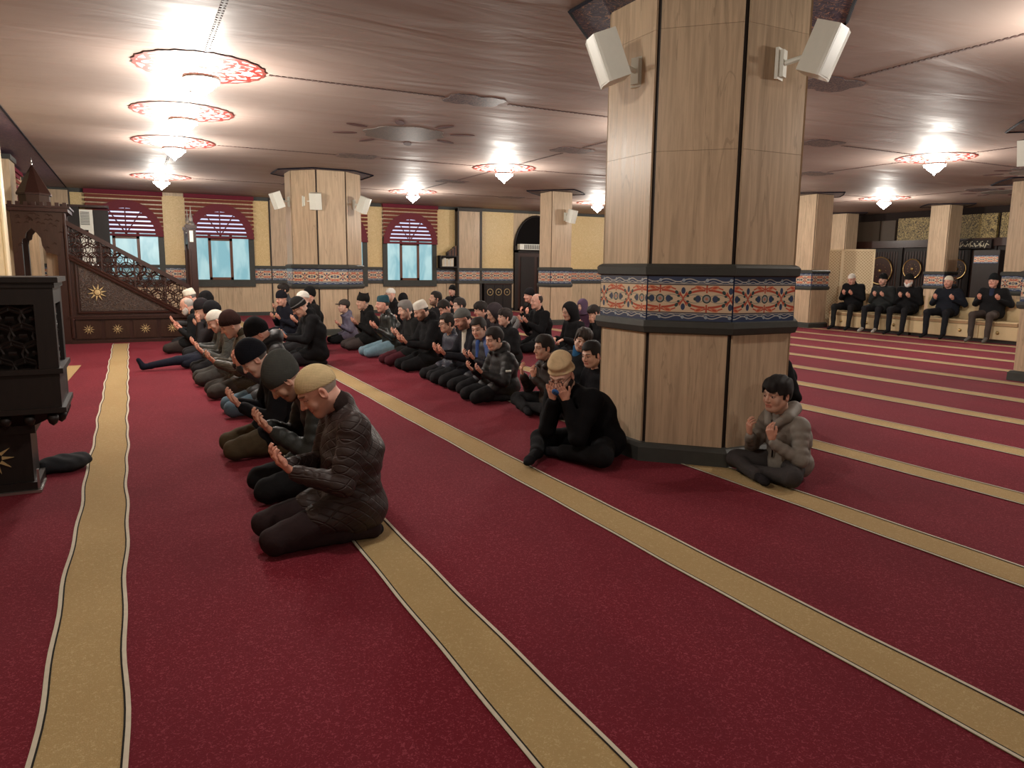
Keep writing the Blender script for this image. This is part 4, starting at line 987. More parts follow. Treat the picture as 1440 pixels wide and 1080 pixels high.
def headwear(style, kind, h):
    key = (style, kind, h)
    if key in CAPS: return CAPS[key]
    V = Vol((-.14, -.18, -.16), (.14, .17, .24), h); ang = lambda X, Y, Z: np.arctan2(X, Y)
    if style == 'skullcap':          # knitted cap hugging the skull
        head_sdf(V, kind, .007, False, False); V.plane(lambda X, Y, Z: (.048-.030*(.08-Y)/.18*1.6)-Z)
    elif style == 'taqiyah':         # flat-topped cap
        V.cap((0, -.012, .03), (0, -.015, .082), .104, .094, .0, xs=1.18); V.plane(lambda X, Y, Z: np.maximum(.048-(.08-Y)*.17-Z+0*X, Z-.140+.9*np.hypot(X, Y+.015)**2*1.2))
    elif style == 'beanie':
        V.ell((0, -.016, .045), (.092, .112, .108), .02); V.ell((0, -.03, .115), (.055, .065, .045), .05)
        V.disp(lambda X, Y, Z: -.0025*np.sin(34*np.arctan2(X, Y+.015))*(Z < .07)+.0*X); V.plane(lambda X, Y, Z: (.045-(.10-Y)*.36)-Z)
    elif style == 'beanie_roll':
        V.ell((0, -.016, .045), (.090, .110, .100), .02); V.cap((0, -.014, .040), (0, -.014, .062), .108, .104, .008, xs=1.16); V.plane(lambda X, Y, Z: (.036-(.10-Y)*.20)-Z)
    elif style == 'slouch':
        V.ell((0, -.020, .045), (.094, .116, .106), .02); V.ell((0, -.07, .105), (.062, .07, .055), .06); V.plane(lambda X, Y, Z: (.035-(.10-Y)*.33)-Z)
    elif style == 'horned':
        V.ell((0, -.016, .05), (.090, .110, .098), .02); V.cap((.01, .02, .125), (.012, .035, .178), .035, .006, .03); V.cap((0, -.08, .10), (0, -.115, .145), .035, .008, .03); V.plane(lambda X, Y, Z: (.042-(.10-Y)*.3)-Z)
    elif style == 'peaked':
        V.ell((0, -.016, .05), (.090, .110, .092), .02); V.plane(lambda X, Y, Z: (.045-(.10-Y)*.24)-Z); V.ell((0, .105, .045), (.065, .055, .007), .004)
    elif style == 'tallcap':         # creased tan felt cap
        V.cap((0, -.014, .035), (0, -.02, .100), .106, .085, .0, xs=1.17); V.ell((0, -.015, .105), (.086, .100, .040), .02); V.cap((-.09, .03, .062), (.05, .10, .085), .004, .004, .006, op='cut'); V.disp(lambda X, Y, Z: .0025*np.sin(50*Z+25*X+12*Y)); V.plane(lambda X, Y, Z: (.052-(.08-Y)*.20)-Z)
    elif style == 'hair':
        head_sdf(V, kind, .010, False, False); V.ell((0, -.01, .075), (.078, .098, .065), .02)
        V.disp(lambda X, Y, Z: .0035*np.sin(42*X+30*Z)*np.sin(38*Y+14*X))
        V.plane(lambda X, Y, Z: hairline(X, Y, Z, .066+.003*np.sin(90*X)))
    elif style == 'mop':
        head_sdf(V, kind, .015, False, False); V.ell((0, -.005, .075), (.083, .103, .062), .02); V.ell((.0, .070, .062), (.062, .026, .028), .02)
        V.disp(lambda X, Y, Z: .004*np.sin(85*X+30*Z)*np.sin(45*Y+20*X)+.002*np.sin(160*X+60*Y))
        V.plane(lambda X, Y, Z: hairline(X, Y, Z, .040+.016*np.sin(22*X+.6)+.008*np.sin(75*X)))
    elif style == 'thin':
        head_sdf(V, kind, .004, False, False); V.plane(lambda X, Y, Z: np.maximum(np.maximum(Y-.0, -.07-Z), Z-.095+.0*X))
    elif style == 'hood':
        V.ell((0, -.030, .02), (.116, .128, .138), .02); V.cap((0, -.05, -.08), (0, -.06, -.15), .10, .10, .05); V.ell((0, .13, .0), (.082, .125, .105), .01, op='cut')
        V.ell((0, -.0, -.02), (.084, .098, .12), .006, op='cut')
    elif style == 'scarf':
        head_sdf(V, kind, .016, False, False); V.cap((0, -.0, -.06), (0, -.02, -.15), .09, .10, .05); V.ell((0, .125, -.005), (.055, .06, .075), .01, op='cut')
    v, q = V.mesh(); CAPS[key] = (v, q); return CAPS[key]
def beard_mesh(h, long_=0):
    key = ('beard', h, long_)
    if key in CAPS: return CAPS[key]
    V = Vol((-.10, -.06, -.19), (.10, .14, .06), h); g = .006+.008*long_
    V.ell((0, .022, -.030), (.062+g, .070+g, .085+g), .03); V.ell((0, .060, -.094-.012*long_), (.028+g, .026+g, .022+g+.015*long_), .03)
    for sx in (-1, 1): V.cap((sx*.055, -.002, -.045), (sx*.022, .062, -.092), .020+g, .016+g, .03); V.ell((sx*.040, .060, -.040), (.022+g, .018+g, .02+g), .02)
    V.cap((-.02, .084, -.046), (.02, .084, -.046), .010, .010, .006)
    V.disp(lambda X, Y, Z: .0018*np.sin(150*X+60*Z)*np.sin(140*Y+40*Z))
    V.plane(lambda X, Y, Z: np.maximum(np.minimum(Z+.020+.35*np.clip(Y-.015, 0, 1)*1.0, np.maximum(Y-.020, Z-.0)), -Y-.006+0*X))
    V.ell((0, .100, -.060), (.023, .03, .011), .003, op='cut')
    v, q = V.mesh(); CAPS[key] = (v, q); return CAPS[key]
HANDS = {}
def hand_mesh(style, h):
    key = (style, h)
    if key in HANDS: return HANDS[key]
    V = Vol((-.065, -.07, -.035), (.085, .20, .12), h)
    V.cap((0, -.06, 0), (0, .01, 0), .026, .027, .01, zs=1.35)
    curl = {'cup': (.45, .55, .45), 'flat': (.12, .15, .12), 'grip': (.75, 1.0, .7)}[style]
    for i, (x, ln) in enumerate(((.029, .074), (.010, .082), (-.010, .077), (-.028, .060))):
        V.cap((x*.6, .015, 0), (x, .088-.004*abs(i-1), .002+.004*abs(i-1.5)), .0155, .0125, .012, zs=1.05)
        p = Vector((x, .088-.004*abs(i-1), .003+.004*abs(i-1.5))); a = .0; r = .0098; spread = x*1.6
        for j, fr_ in enumerate((.45, .30, .25)):
            a += curl[j]*(1+.12*i); d = Vector((spread*.6, math.cos(a), math.sin(a))).normalized(); q = p+d*ln*fr_; V.cap(p, q, r, r-.0008, .003); p = q; r -= .0009
    t0, t1, t2, t3 = (.014, .022, .004), (.040, .048, .012), (.050, .080, .026), (.047, .102, .040)
    if style == 'flat': t2, t3 = (.058, .078, .016), (.064, .102, .022)
    V.cap(t0, t1, .019, .014, .012); V.cap(t1, t2, .0125, .0105, .004); V.cap(t2, t3, .0105, .0090, .003)
    v, q = V.mesh(); HANDS[key] = (v, q); return HANDS[key]
# ---- materials for people
def skin_mat(name, c):
    m = Mat(name, .5, .4); a = m.attr('Col'); n = m.N('ShaderNodeMix'); n.data_type = 'RGBA'; n.blend_type = 'MULTIPLY'; n.inputs[0].default_value = 1
    m.put(n.inputs[6], c); m.nt.links.new(a.s, n.inputs[7]); m.col(E(m, n.outputs[2]))
    try: m.bsdf.inputs['Subsurface Weight'].default_value = .0
    except Exception: pass
    return m.mat
SKIN = [skin_mat('skin_fair', (.62, .39, .30)), skin_mat('skin_tan', (.52, .31, .225)), skin_mat('skin_ruddy', (.60, .33, .25))]
CM = {}
def cloth(c, kind='wool'):
    key = (c, kind)
    if key in CM: return CM[key]
    m = Mat('cloth_'+kind, {'wool': .9, 'puffer': .58, 'leather': .34, 'denim': .85, 'knit': .95, 'quilt': .55, 'hair': .72}[kind], .35 if kind in ('puffer', 'leather', 'quilt', 'hair') else .12)
    p = m.coords(); n = m.noise(p, 16, 4, .6, .6); c0 = tuple(x*.75 for x in c); c1 = tuple(min(1, x*1.3) for x in c)
    m.col(m.mix(n, c0, c1))
    if kind == 'knit': x, y, z = m.xyz(p); m.bump((z*900).sin()*.5+(x*900).sin()*.3+n, .35, .003)
    elif kind == 'quilt':
        x, y, z = m.xyz(p); d = (((x+y)*42+z*62).sin().abs()).mn(((x+y)*42-z*62).sin().abs()); m.bump(d.smooth(0, .35)+n*.8, .55, .008)
    elif kind == 'denim': m.bump(n+m.noise(p, 200, 2)*.3, .4, .008)
    elif kind == 'hair': m.bump(m.noise(m.scale(p, 220, 60, 40), 1, 3), .6, .003)
    elif kind == 'puffer': m.bump(m.noise(p, 9, 4, .6, .8), .5, .012)
    elif kind == 'leather': m.bump(n, .5, .008)
    else: m.bump(n, .5, .010)
    CM[key] = m.mat; return m.mat
def rot(axis, a): return np.array(Matrix.Rotation(a, 3, axis), F32)
def frame(yaxis, zhint):
    y = np.array(yaxis, F32); y /= np.linalg.norm(y); z = np.array(zhint, F32); z -= y*(y@z); z /= np.linalg.norm(z); x = np.cross(y, z); return np.stack([x, y, z], 1)
def ik(S, W, l1, l2, hint):
    S = np.array(S, F32); W = np.array(W, F32); d = W-S; L = np.linalg.norm(d); 
    if L > (l1+l2)*.985: W = S+d/L*(l1+l2)*.985; d = W-S; L = np.linalg.norm(d)
    a = (l1*l1-l2*l2+L*L)/(2*L); h = math.sqrt(max(0, l1*l1-a*a)); n = np.array(hint, F32); u = d/L; n -= u*(n@u); n /= np.linalg.norm(n)
    return S+u*a+n*h, W
BLACK = (.010, .010, .011)
def person(label, at, face, hx=.14, hz=.78, pose='kneel', s=1.0, pitch=20, yaw=0, roll=0, kind='adult', hat=('hair', (.02, .014, .012), 'hair'), hair2=None,
           jacket=(BLACK, 'wool'), trousers=((.016, .016, .018), 'wool'), hands='dua', skin=0, beard=None, bulk=1.0, h=.018, hh=None, collar=True, hood=False, extra=None, hs=None,
           hand_z=None, hand_y=None, spread=.10, knees=None, lean_x=0.0, sock=(.012, .012, .014), style_hand='cup', coat=True, group=None, shirt=None, foot_out=None, glasses=False):
    """at: floor point below the pelvis; face: heading in degrees (0 = +Y, 90 = -X). local frame: +Y forward, +X to the person's right."""
    hs = hs or (1.0 if kind == 'adult' else .95); hh = hh or max(.004, h*.33); z0 = {'kneel': .22, 'cross': .14, 'bench': .555, 'leanback': .14}[pose]*s
    t = thing('person', label, 'person', (at[0], at[1], 0), group)
    A = math.radians(face); Rz = np.array([[math.cos(A), -math.sin(A), 0], [math.sin(A), math.cos(A), 0], [0, 0, 1]], F32)
    def put(name, v, q, mat, cols=None):
        w_ = v@Rz.T; o = mesh_obj(name, w_, q, mat, None, True, (0, 0, 0), cols=cols); o.parent = t; o.location = (0, 0, 0); return o
    P = np.array((0, 0, z0), F32); Hc = np.array((lean_x, hx, hz), F32)
    Rh = rot('Z', math.radians(yaw)) @ rot('X', math.radians(-pitch)) @ rot('Y', math.radians(roll))
    N = Hc+(Rh @ np.array((0, -.050, -.150), F32))*hs; N = N*.9+.1*(Hc+np.array((0, -.06, -.14), F32)*hs)
    d = N-P; Cc = P+d*.55+np.array((0, -.025-.12*max(0, hx-.05), 0), F32)*s
    tw = .175*s*min(bulk, 1.15)
    u = d/np.linalg.norm(d); SL = N-u*.065*s+np.array((-tw, -.005, 0), F32); SR = N-u*.065*s+np.array((tw, -.005, 0), F32)
    # hands
    wz = (hand_z if hand_z is not None else (hz-.36*s))-.01; wy = (hand_y if hand_y is not None else hx+.13*s)-.04
    hf = []
    if hands == 'dua':
        for sx in (-1, 1): hf.append((np.array((sx*spread*s, wy, wz), F32), frame((-sx*.22, .80, .52), (sx*-.10, -.52, .80))))
    elif hands == 'lap':
        for sx in (-1, 1): hf.append((np.array((sx*.12*s, .24*s, z0+.10*s), F32), frame((-sx*.15, 1, -.25), (0, -.2, -1))))
    elif hands == 'face':
        for sx in (-1, 1): hf.append((Hc+(Rh @ np.array((sx*.055, .105, -.155), F32))*hs, frame(Rh @ np.array((-sx*.15, .1, 1), F32), Rh @ np.array((-sx*.3, -1, 0), F32))))
    elif hands == 'raised':
        for sx in (-1, 1): hf.append((np.array((sx*.13*s, wy, wz), F32), frame((-sx*.1, .35, .93), (-sx*.25, -.9, .35))))
    hint = lambda sx: (sx*.55, -.30, -.85)
    arms = []
    for S, (W, fr_), sx in ((SL, hf[0], -1), (SR, hf[1], 1)):
        El, W2 = ik(S, W, .285*s, .255*s, hint(sx)); arms.append((S, El, W2, fr_, sx))
    # legs
    K = []
    if pose == 'kneel':
        for sx in (-1, 1):
            kx = .125*s*(1.1 if knees is None else knees); K.append(((sx*.10*s, -.01, z0-.03*s), (sx*kx, .40*s, .082*s), (sx*.10*s, -.10*s, .055*s), (sx*.075*s, -.13*s, .038*s)))
    elif pose in ('cross',):
        for sx in (-1, 1): K.append(((sx*.09*s, .02, .12*s), (sx*.33*s, .27*s, .105*s), (-sx*.05*s, .33*s+.04*sx*s, .065*s), (-sx*.17*s, .36*s+.04*sx*s, .05*s)))
        if foot_out: K[foot_out] = (K[foot_out][0], K[foot_out][1], ((1 if foot_out else -1)*.16*s, .44*s, .06*s), ((1 if foot_out else -1)*.05*s, .60*s, .05*s))
    elif pose == 'leanback':
        for sx in (-1, 1): K.append(((sx*.09*s, .02, .13*s), (sx*.14*s, .36*s, .36*s), (sx*.13*s, .58*s, .07*s), (sx*.13*s, .72*s, .05*s)))
    else:
        for sx in (-1, 1): kn = knees or 1.0; K.append(((sx*.09*s, .02, z0), (sx*.16*s*kn, .44*s, z0-.015), (sx*.15*s*kn, .44*s+.03, .10), (sx*.16*s*kn, .60*s, .045)))
    lo = (-.52*s, -.42*s, -.02); hi = (.52*s, .82*s, hz+.05)
    # --- body: one skin made of trunk, limbs, head and hands
    V = Vol(lo, hi, max(h*1.5, .022)); b = .80
    V.cap(P, Cc, .105*s*b, .11*s*b, .03, xs=.7); V.cap(Cc, N-u*.05, .11*s*b, .075*s*b, .03, xs=.7); V.cap(N-u*.06, Hc+(Rh @ np.array((0, -.035, -.10), F32))*hs, .052*hs, .050*hs, .02)
    V.cap(SL, SR, .05*s, .05*s, .03)
    for S, El, W, fr_, sx in arms: V.cap(S, El, .044*s, .036*s, .02); V.cap(El, W, .036*s, .026*s, .02)
    for a_, k_, n_, f_ in K: V.cap(a_, k_, .065*s, .048*s, .02); V.cap(k_, n_, .045*s, .030*s, .02); V.cap(n_, f_, .028*s, .022*s, .02)
    V.plane(lambda X, Y, Z: .004-Z+0*X+0*Y)
    v, q = V.mesh(); vs = [v]; qs = [q]; cs = [np.ones((len(v), 3), F32)]; off = len(v)
    hv, hq, hc = head_mesh(kind, hh); hc = hc.copy()
    if beard and beard[0] == 'stubble':
        m_ = beard_mask(hv)[:, None]*beard[2]; hc = hc*(1-m_)+np.array(beard[1], F32)*m_
    vs.append((hv*hs) @ Rh.T+Hc); qs.append(hq+off); cs.append(hc); off += len(hv)
    for S, El, W, fr_, sx in arms:
        v2, q2 = hand_mesh(style_hand, max(.0035, hh*.9)); v2 = v2.copy()*(.88 if kind == 'adult' else .76)
        if sx < 0: v2[:, 0] *= -1; q2 = q2[:, ::-1]
        vs.append(v2 @ fr_.T+W+fr_[:, 1]*.022*s); qs.append(q2+off); c2 = np.ones((len(v2), 3), F32)*np.array((1.02, .86, .82), F32); cs.append(c2); off += len(v2)
    put('body', np.concatenate(vs), np.concatenate(qs), SKIN[skin], np.concatenate(cs))
    # --- jacket
    jc, jk = jacket; pf = (.062*s, .0065) if jk == 'puffer' else ((.05*s, .004) if jk == 'quilt' else None)
    V = Vol(lo, hi, h); B = bulk
    V.cap(P+np.array((0, -.01, .0), F32), Cc, .138*s*B, .135*s*B, .03, xs=.70/max(1, B**.5), puff=pf); V.cap(Cc, N-u*.085*s, .135*s*B, .088*s, .05, xs=.64, puff=pf)
    V.cap(SL, SR, .066*s, .066*s, .05)
    V.cap(N-u*.03, N+u*.02*s, .078*s, .066*s, .03)                                     # neck opening / shoulders yoke
    for S, El, W, fr_, sx in arms:
        Wc = W-(W-El)*.02
        V.cap(S, El, .070*s*min(B, 1.1), .058*s*min(B, 1.1), .035, puff=pf); V.cap(El, Wc, .058*s*min(B, 1.1), .043*s, .012, puff=pf)
    if pose == 'kneel':
        V.ell((0, -.045*s, .16*s), (.185*s*B, .165*s, .145*s), .05)
        if coat:
            for sx in (-1, 1): V.cap((sx*.10*s, .0, .19*s), (sx*.12*s, .17*s, .155*s), .112*s, .092*s, .04)
            V.plane(lambda X, Y, Z: (.045+.10*np.clip(Y, 0, 1)+.012*np.sin(14*X))-Z)
        else: V.plane(lambda X, Y, Z: (.13*s)-Z+0*X+0*Y)
    elif pose in ('cross', 'leanback'):
        V.ell((0, -.02*s, .12*s), (.20*s*B, .17*s, .13*s), .05); V.plane(lambda X, Y, Z: (.020+.15*np.clip(Y-.05, 0, 1))-Z+0*X)
    else:
        V.ell((0, -.0*s, z0+.02), (.185*s*B, .15*s, .12*s), .05); V.plane(lambda X, Y, Z: (z0-.085+.10*np.clip(Y, 0, 1)+.01*np.sin(14*X))-Z)
        if coat == 'long':
            for sx in (-1, 1): V.cap((sx*.10*s, .0, z0), (sx*.15*s, .26*s, z0), .105*s, .095*s, .04)
    if hood: hb = Rh @ np.array((0, -.10, -.125), F32); V.ell(Hc+hb*hs, (.115*s, .070*s, .075*s), .03); V.cap(Hc+hb*hs+np.array((-.07, .03, -.0), F32), Hc+hb*hs+np.array((-.06, .12, -.05), F32), .035, .028, .02); V.cap(Hc+hb*hs+np.array((.07, .03, -.0), F32), Hc+hb*hs+np.array((.06, .12, -.05), F32), .035, .028, .02)
    # neck hole
    ax_ = (Hc-N); ax_ = ax_/np.linalg.norm(ax_); V.cap(N+ax_*.015, N+ax_*.20, .050*hs, .075*hs, .008, op='cut')
    w0 = rng.uniform(0, 6, 6)
    amp = {'wool': .0035, 'puffer': .003, 'leather': .004, 'quilt': .0035, 'denim': .003, 'knit': .003}.get(jk, .003)
    V.disp(lambda X, Y, Z: amp*(np.sin(23*X+17*Z+w0[0])*np.sin(19*Y-21*Z+w0[1])+.7*np.sin(41*Z+12*X+w0[2])*np.sin(33*Y+w0[3])+.5*np.sin(60*Z-38*Y+w0[4])))
    for S, El, W, fr_, sx in arms: pass
    v, q = V.mesh(); jo = put('jacket', v, q, cloth(jc, jk))
    if collar:
        V = Vol(N-.16, N+.16, max(.006, h*.5)); V.cap(N-u*.02, N+ax_*.045*s, .076*s, .071*hs, .0); V.cap(N-u*.08, N+ax_*.12, .060*hs, .062*hs, .0, op='cut')
        V.ell(N+ax_*.05+np.array((0, .085, .0), F32), (.020, .05, .06), .006, op='cut')
        v, q = V.mesh(); 
        if len(v): put('collar', v, q, cloth(tuple(x*.8 for x in jc), jk if jk != 'quilt' else 'wool'))
    if shirt:
        V = Vol((-.12, 0-.1, z0), (.12, .42, hz), max(.008, h*.6)); a0 = Cc+np.array((0, .10*s, -.16*s), F32); a1 = N+np.array((0, .065*s, -.03), F32)
        V.cap(a0, a1, .052*s, .040*s, 0, xs=.8); v, q = V.mesh(); put('shirt', v, q, cloth(shirt, 'wool'))
    # --- trousers
    tc, tk = trousers
    V = Vol(lo, hi, h); V.ell(P+np.array((0, -.01, -.035*s), F32), (.16*s, .13*s, .11*s), .04)
    for a_, k_, n_, f_ in K:
        V.cap(a_, k_, .094*s, .074*s, .03); V.cap(k_, n_, .068*s, .050*s, .02)
    V.disp(lambda X, Y, Z: .0035*np.sin(38*Y+w0[5])*np.sin(22*X+30*Z)+.002*np.sin(75*Y+20*Z)); V.plane(lambda X, Y, Z: .006-Z+0*X+0*Y)
    v, q = V.mesh(); put('trousers', v, q, cloth(tc, tk))
    for a_, k_, n_, f_ in K:
        V = Vol(np.minimum(n_, f_)-.09, np.maximum(n_, f_)+.09, max(.008, h*.6)); V.cap(n_, f_, .040*s, .034*s, 0); f2 = np.array(f_)+(np.array(f_)-np.array(n_))*.25; V.cap(f_, f2, .036*s, .028*s, .02, zs=1.2); V.plane(lambda X, Y, Z: .005-Z+0*X+0*Y)
        v, q = V.mesh(); put('sock', v, q, cloth(sock, 'knit'))
    # --- headwear, hair, beard
    hm = max(.005, hh*1.2)
    if hat:
        v, q = headwear(hat[0], kind, hm); put({'hair': 'hair', 'mop': 'hair', 'thin': 'hair', 'hood': 'hood', 'scarf': 'headscarf'}.get(hat[0], 'cap'), (v*hs) @ Rh.T+Hc, q, cloth(hat[1], hat[2]))
    if hair2:
        v, q = headwear('thin', kind, hm); put('hair', (v*hs) @ Rh.T+Hc, q, cloth(hair2, 'hair'))
    if beard and beard[0] == 'full':
        v, q = beard_mesh(hm, beard[2]); put('beard', (v*hs) @ Rh.T+Hc, q, cloth(beard[1], 'hair'))
    if glasses:
        g = MB()
        for sx in (-1, 1): g.tube([(sx*.034+.021*math.cos(2*PI*k/12), .104, .004+.016*math.sin(2*PI*k/12)) for k in range(12)], .0022, 4, True); g.tube([(sx*.056, .102, .008), (sx*.080, .01, .008)], .0022, 4)
        g.tube([(-.013, .104, .006), (.013, .104, .006)], .0022, 4); v = np.array(g.v, F32); put('glasses', (v*hs) @ Rh.T+Hc, g.f, MT['joint'])
    if extra: extra(t, put, dict(N=N, Hc=Hc, Rh=Rh, P=P, Cc=Cc, arms=arms, K=K, s=s, h=h))
    return t
def W2L(at, face, p):
    A = math.radians(face); dx, dy = p[0]-at[0], p[1]-at[1]; return dx*math.cos(A)+dy*math.sin(A), -dx*math.sin(A)+dy*math.cos(A)
t_p = time.time()
HB = (.014, .010, .008); HG = (.16, .15, .14); WH = (.60, .57, .50); KH = (.50, .39, .22)
def row(label, head, hz, **k):
    """person facing the qibla (-X) with the head at (x, y); pelvis set back by hx"""
    face = k.pop('face', 90); hx = k.get('hx', .14); A = math.radians(face)
    at = (head[0]+math.sin(A)*hx, head[1]-math.cos(A)*hx)
    d = math.hypot(*at); k.setdefault('h', min(.026, max(.009, d*.0021))); k.setdefault('hh', min(.009, max(.0034, d*.00075)))
    return person(label, at, face, hz=hz, **k)
# first row
row('old man in front with khaki skullcap and dark brown quilted jacket, head bowed', (.785, 3.60), .76, hx=.135, s=.96, pitch=36, hat=('skullcap', KH, 'knit'), jacket=((.030, .019, .018), 'quilt'), trousers=((.026, .016, .017), 'wool'),
    bulk=1.10, skin=2, h=.0085, hh=.0032, beard=('stubble', (.62, .55, .50), .45), hand_z=.39, hand_y=.31, spread=.085, hair2=(.34, .29, .24))
row('bowed man in grey slouch beanie right behind the man with khaki cap', (.77, 4.42), .70, hx=.26, pitch=50, hat=('slouch', (.052, .054, .050), 'knit'), jacket=((.012, .014, .013), 'puffer'), trousers=((.010, .010, .011), 'wool'), skin=1, hand_z=.42, hand_y=.38, beard=('stubble', (.4, .36, .33), .5), h=.011)
row('man in black beanie and black fleece with olive trousers, third from the front', (.76, 5.52), .70, hx=.22, pitch=42, hat=('beanie_roll', (.010, .011, .016), 'knit'), jacket=((.009, .009, .011), 'wool'), trousers=((.070, .052, .030), 'wool'), skin=0, bulk=1.12, hand_z=.38, hand_y=.36, hair2=(.10, .09, .08), h=.012)
row('man in black beanie with dark fur hood jacket and blue jeans', (1.02, 7.1), .74, hx=.13, pitch=42, hat=('beanie', (.008, .008, .009), 'knit'), jacket=((.016, .016, .018), 'puffer'), trousers=((.085, .135, .175), 'denim'), skin=2, hood=True, hand_z=.46, hand_y=.36, hands='raised')
row('man in brown beanie and olive brown jacket, hands open', (.90, 8.15), .745, hx=.20, pitch=28, hat=('beanie', (.030, .014, .012), 'knit'), jacket=((.040, .032, .020), 'quilt'), trousers=((.06, .055, .05), 'wool'), skin=1, bulk=1.08, hand_z=.38, hand_y=.40)
row('man in white skullcap and grey checked jacket, first row', (.85, 9.1), .73, hx=.20, pitch=32, hat=('skullcap', WH, 'knit'), jacket=((.045, .048, .042), 'quilt'), trousers=((.055, .052, .048), 'wool'), skin=0, hair2=(.25, .22, .2), hand_z=.38, hand_y=.38, beard=('stubble', (.7, .65, .6), .5))
row('man in shiny black beanie and dark jacket, seventh of the first row', (.90, 10.0), .77, hx=.18, pitch=24, hat=('beanie_roll', (.012, .012, .014), 'knit'), jacket=((.020, .021, .018), 'puffer'), skin=2, hand_z=.36, hand_y=.40)
def stretched(t, put, D):
    V = Vol((-.30, .1, -.01), (.05, 1.02, .28), .016); V.cap((-.10, .15, .12), (-.14, .50, .12), .085, .062, .02); V.cap((-.14, .50, .12), (-.16, .84, .07), .060, .042, .02); V.plane(lambda X, Y, Z: .005-Z+0*X+0*Y)
    v, q = V.mesh(); put('stretched_leg', v, q, cloth((.012, .014, .024), 'denim'))
    V = Vol((-.30, .72, -.01), (-.02, 1.06, .28), .012); V.cap((-.16, .82, .065), (-.16, .92, .055), .042, .040, .02); V.cap((-.16, .92, .06), (-.16, .97, .15), .038, .028, .02)
    v, q = V.mesh(); put('sock', v, q, cloth((.010, .012, .022), 'knit'))
row('man covering his face, dark cap, one navy leg stretched forward', (.84, 10.75), .77, hx=.16, pitch=22, hat=('beanie_roll', (.016, .014, .016), 'knit'), jacket=((.022, .020, .022), 'wool'), trousers=((.014, .016, .026), 'denim'), hands='face', skin=0, extra=stretched)
row('man in black beanie at the minbar end of the first row', (.97, 11.75), .83, hx=.12, pitch=15, hat=('beanie', (.009, .009, .010), 'knit'), jacket=((.012, .012, .013), 'wool'), skin=1)
row('man in white taqiyah and black puffer bowing beside the minbar', (.86, 13.35), .84, hx=.16, pitch=22, hat=('taqiyah', (.66, .62, .52), 'knit'), jacket=((.012, .013, .016), 'puffer'), skin=2, hand_z=.42, hand_y=.42, hair2=HG)
row('white bearded old man in black leaning against the minbar', (.76, 12.6), .735, hx=.12, pitch=20, hat=('thin', (.35, .33, .3), 'hair'), jacket=((.010, .011, .012), 'wool'), trousers=((.035, .028, .026), 'wool'), skin=2, beard=('full', (.60, .58, .54), .5), face=75)
# between first and second row
row('man in black and grey striped beanie and long black coat, sitting alone', (2.05, 10.4), .80, hx=.18, pitch=36, hat=('beanie_roll', (.016, .016, .016), 'knit'), jacket=((.008, .008, .009), 'wool'), skin=1, bulk=1.15, hand_z=.40, hand_y=.40, glasses=True,
    extra=lambda t, put, D: put('cap_stripe', (headwear('beanie_roll', 'adult', .007)[0][(lambda v: np.arange(len(v)))(headwear('beanie_roll', 'adult', .007)[0])]*np.array((1.03, 1.03, .25))+np.array((0, 0, .052))) @ D['Rh'].T+D['Hc'], headwear('beanie_roll', 'adult', .007)[1], cloth((.10, .10, .10), 'knit')))
row('man in white knitted cap behind the striped beanie', (2.42, 12.0), .85, hx=.12, pitch=10, hat=('skullcap', (.68, .66, .60), 'knit'), jacket=((.010, .010, .011), 'wool'), skin=0)
row('man in black cap and blue jeans facing the camera near the far column', (2.45, 14.05), .77, hx=.14, pitch=14, hat=('beanie_roll', (.012, .012, .016), 'knit'), jacket=((.012, .013, .020), 'wool'), trousers=((.09, .13, .18), 'denim'), skin=2, face=115)
row('boy with dark hair behind the man in black cap and jeans', (2.60, 14.7), .905, hx=.10, pitch=5, kind='adult', hat=('mop', HB, 'hair'), jacket=((.05, .055, .065), 'puffer'), skin=1, face=100)
row('man in black beanie and coat leaning on the far octagonal column', (2.76, 13.15), .86, hx=.08, pitch=0, hat=('beanie', (.010, .010, .010), 'knit'), jacket=((.010, .010, .010), 'wool'), skin=2, face=95)
# second row
row('boy with camouflage cap and purple grey jacket at the head of the second row', (3.38, 13.2), .66, hx=.10, s=.82, kind='child', pitch=0, hat=('peaked', (.045, .040, .036), 'wool'), jacket=((.085, .075, .115), 'puffer'), trousers=(BLACK, 'wool'), skin=0, hand_z=.33, hood=True, hair2=HB)
row('man in black horned felt hat and black coat, second row', (3.42, 12.1), .785, hx=.12, pitch=6, hat=('horned', (.012, .011, .010), 'wool'), jacket=((.008, .008, .008), 'wool'), trousers=((.050, .040, .038), 'wool'), skin=1, hood=True, hair2=HG)
row('man in teal skullcap, black leather jacket and light blue jeans', (3.42, 11.0), .80, hx=.12, pitch=6, hat=('taqiyah', (.030, .075, .095), 'knit'), jacket=((.012, .015, .014), 'leather'), trousers=((.15, .24, .29), 'denim'), skin=2, hair2=(.05, .04, .03), beard=('stubble', (.35, .28, .24), .4), coat=False)
row('grey haired man with burgundy trousers beside the white taqiyah', (3.42, 9.95), .775, hx=.12, pitch=16, hat=('hair', (.16, .15, .14), 'hair'), jacket=((.012, .012, .012), 'wool'), trousers=((.060, .014, .020), 'wool'), skin=0, beard=('stubble', (.30, .25, .23), .6))
row('bearded man in tall white taqiyah and black coat, second row', (3.42, 9.3), .79, hx=.14, pitch=26, hat=('taqiyah', (.62, .59, .52), 'knit'), jacket=((.008, .008, .009), 'wool'), trousers=(BLACK, 'wool'), skin=1, bulk=1.12, hair2=HB, beard=('stubble', (.13, .09, .07), .85), hand_z=.38, hand_y=.40, hood=True)
row('boy with glasses and navy puffer jacket, second row', (3.42, 8.4), .69, hx=.10, s=.88, kind='child', pitch=6, hat=('hair', HB, 'hair'), jacket=((.024, .026, .040), 'puffer'), skin=1, glasses=True, hand_z=.36)
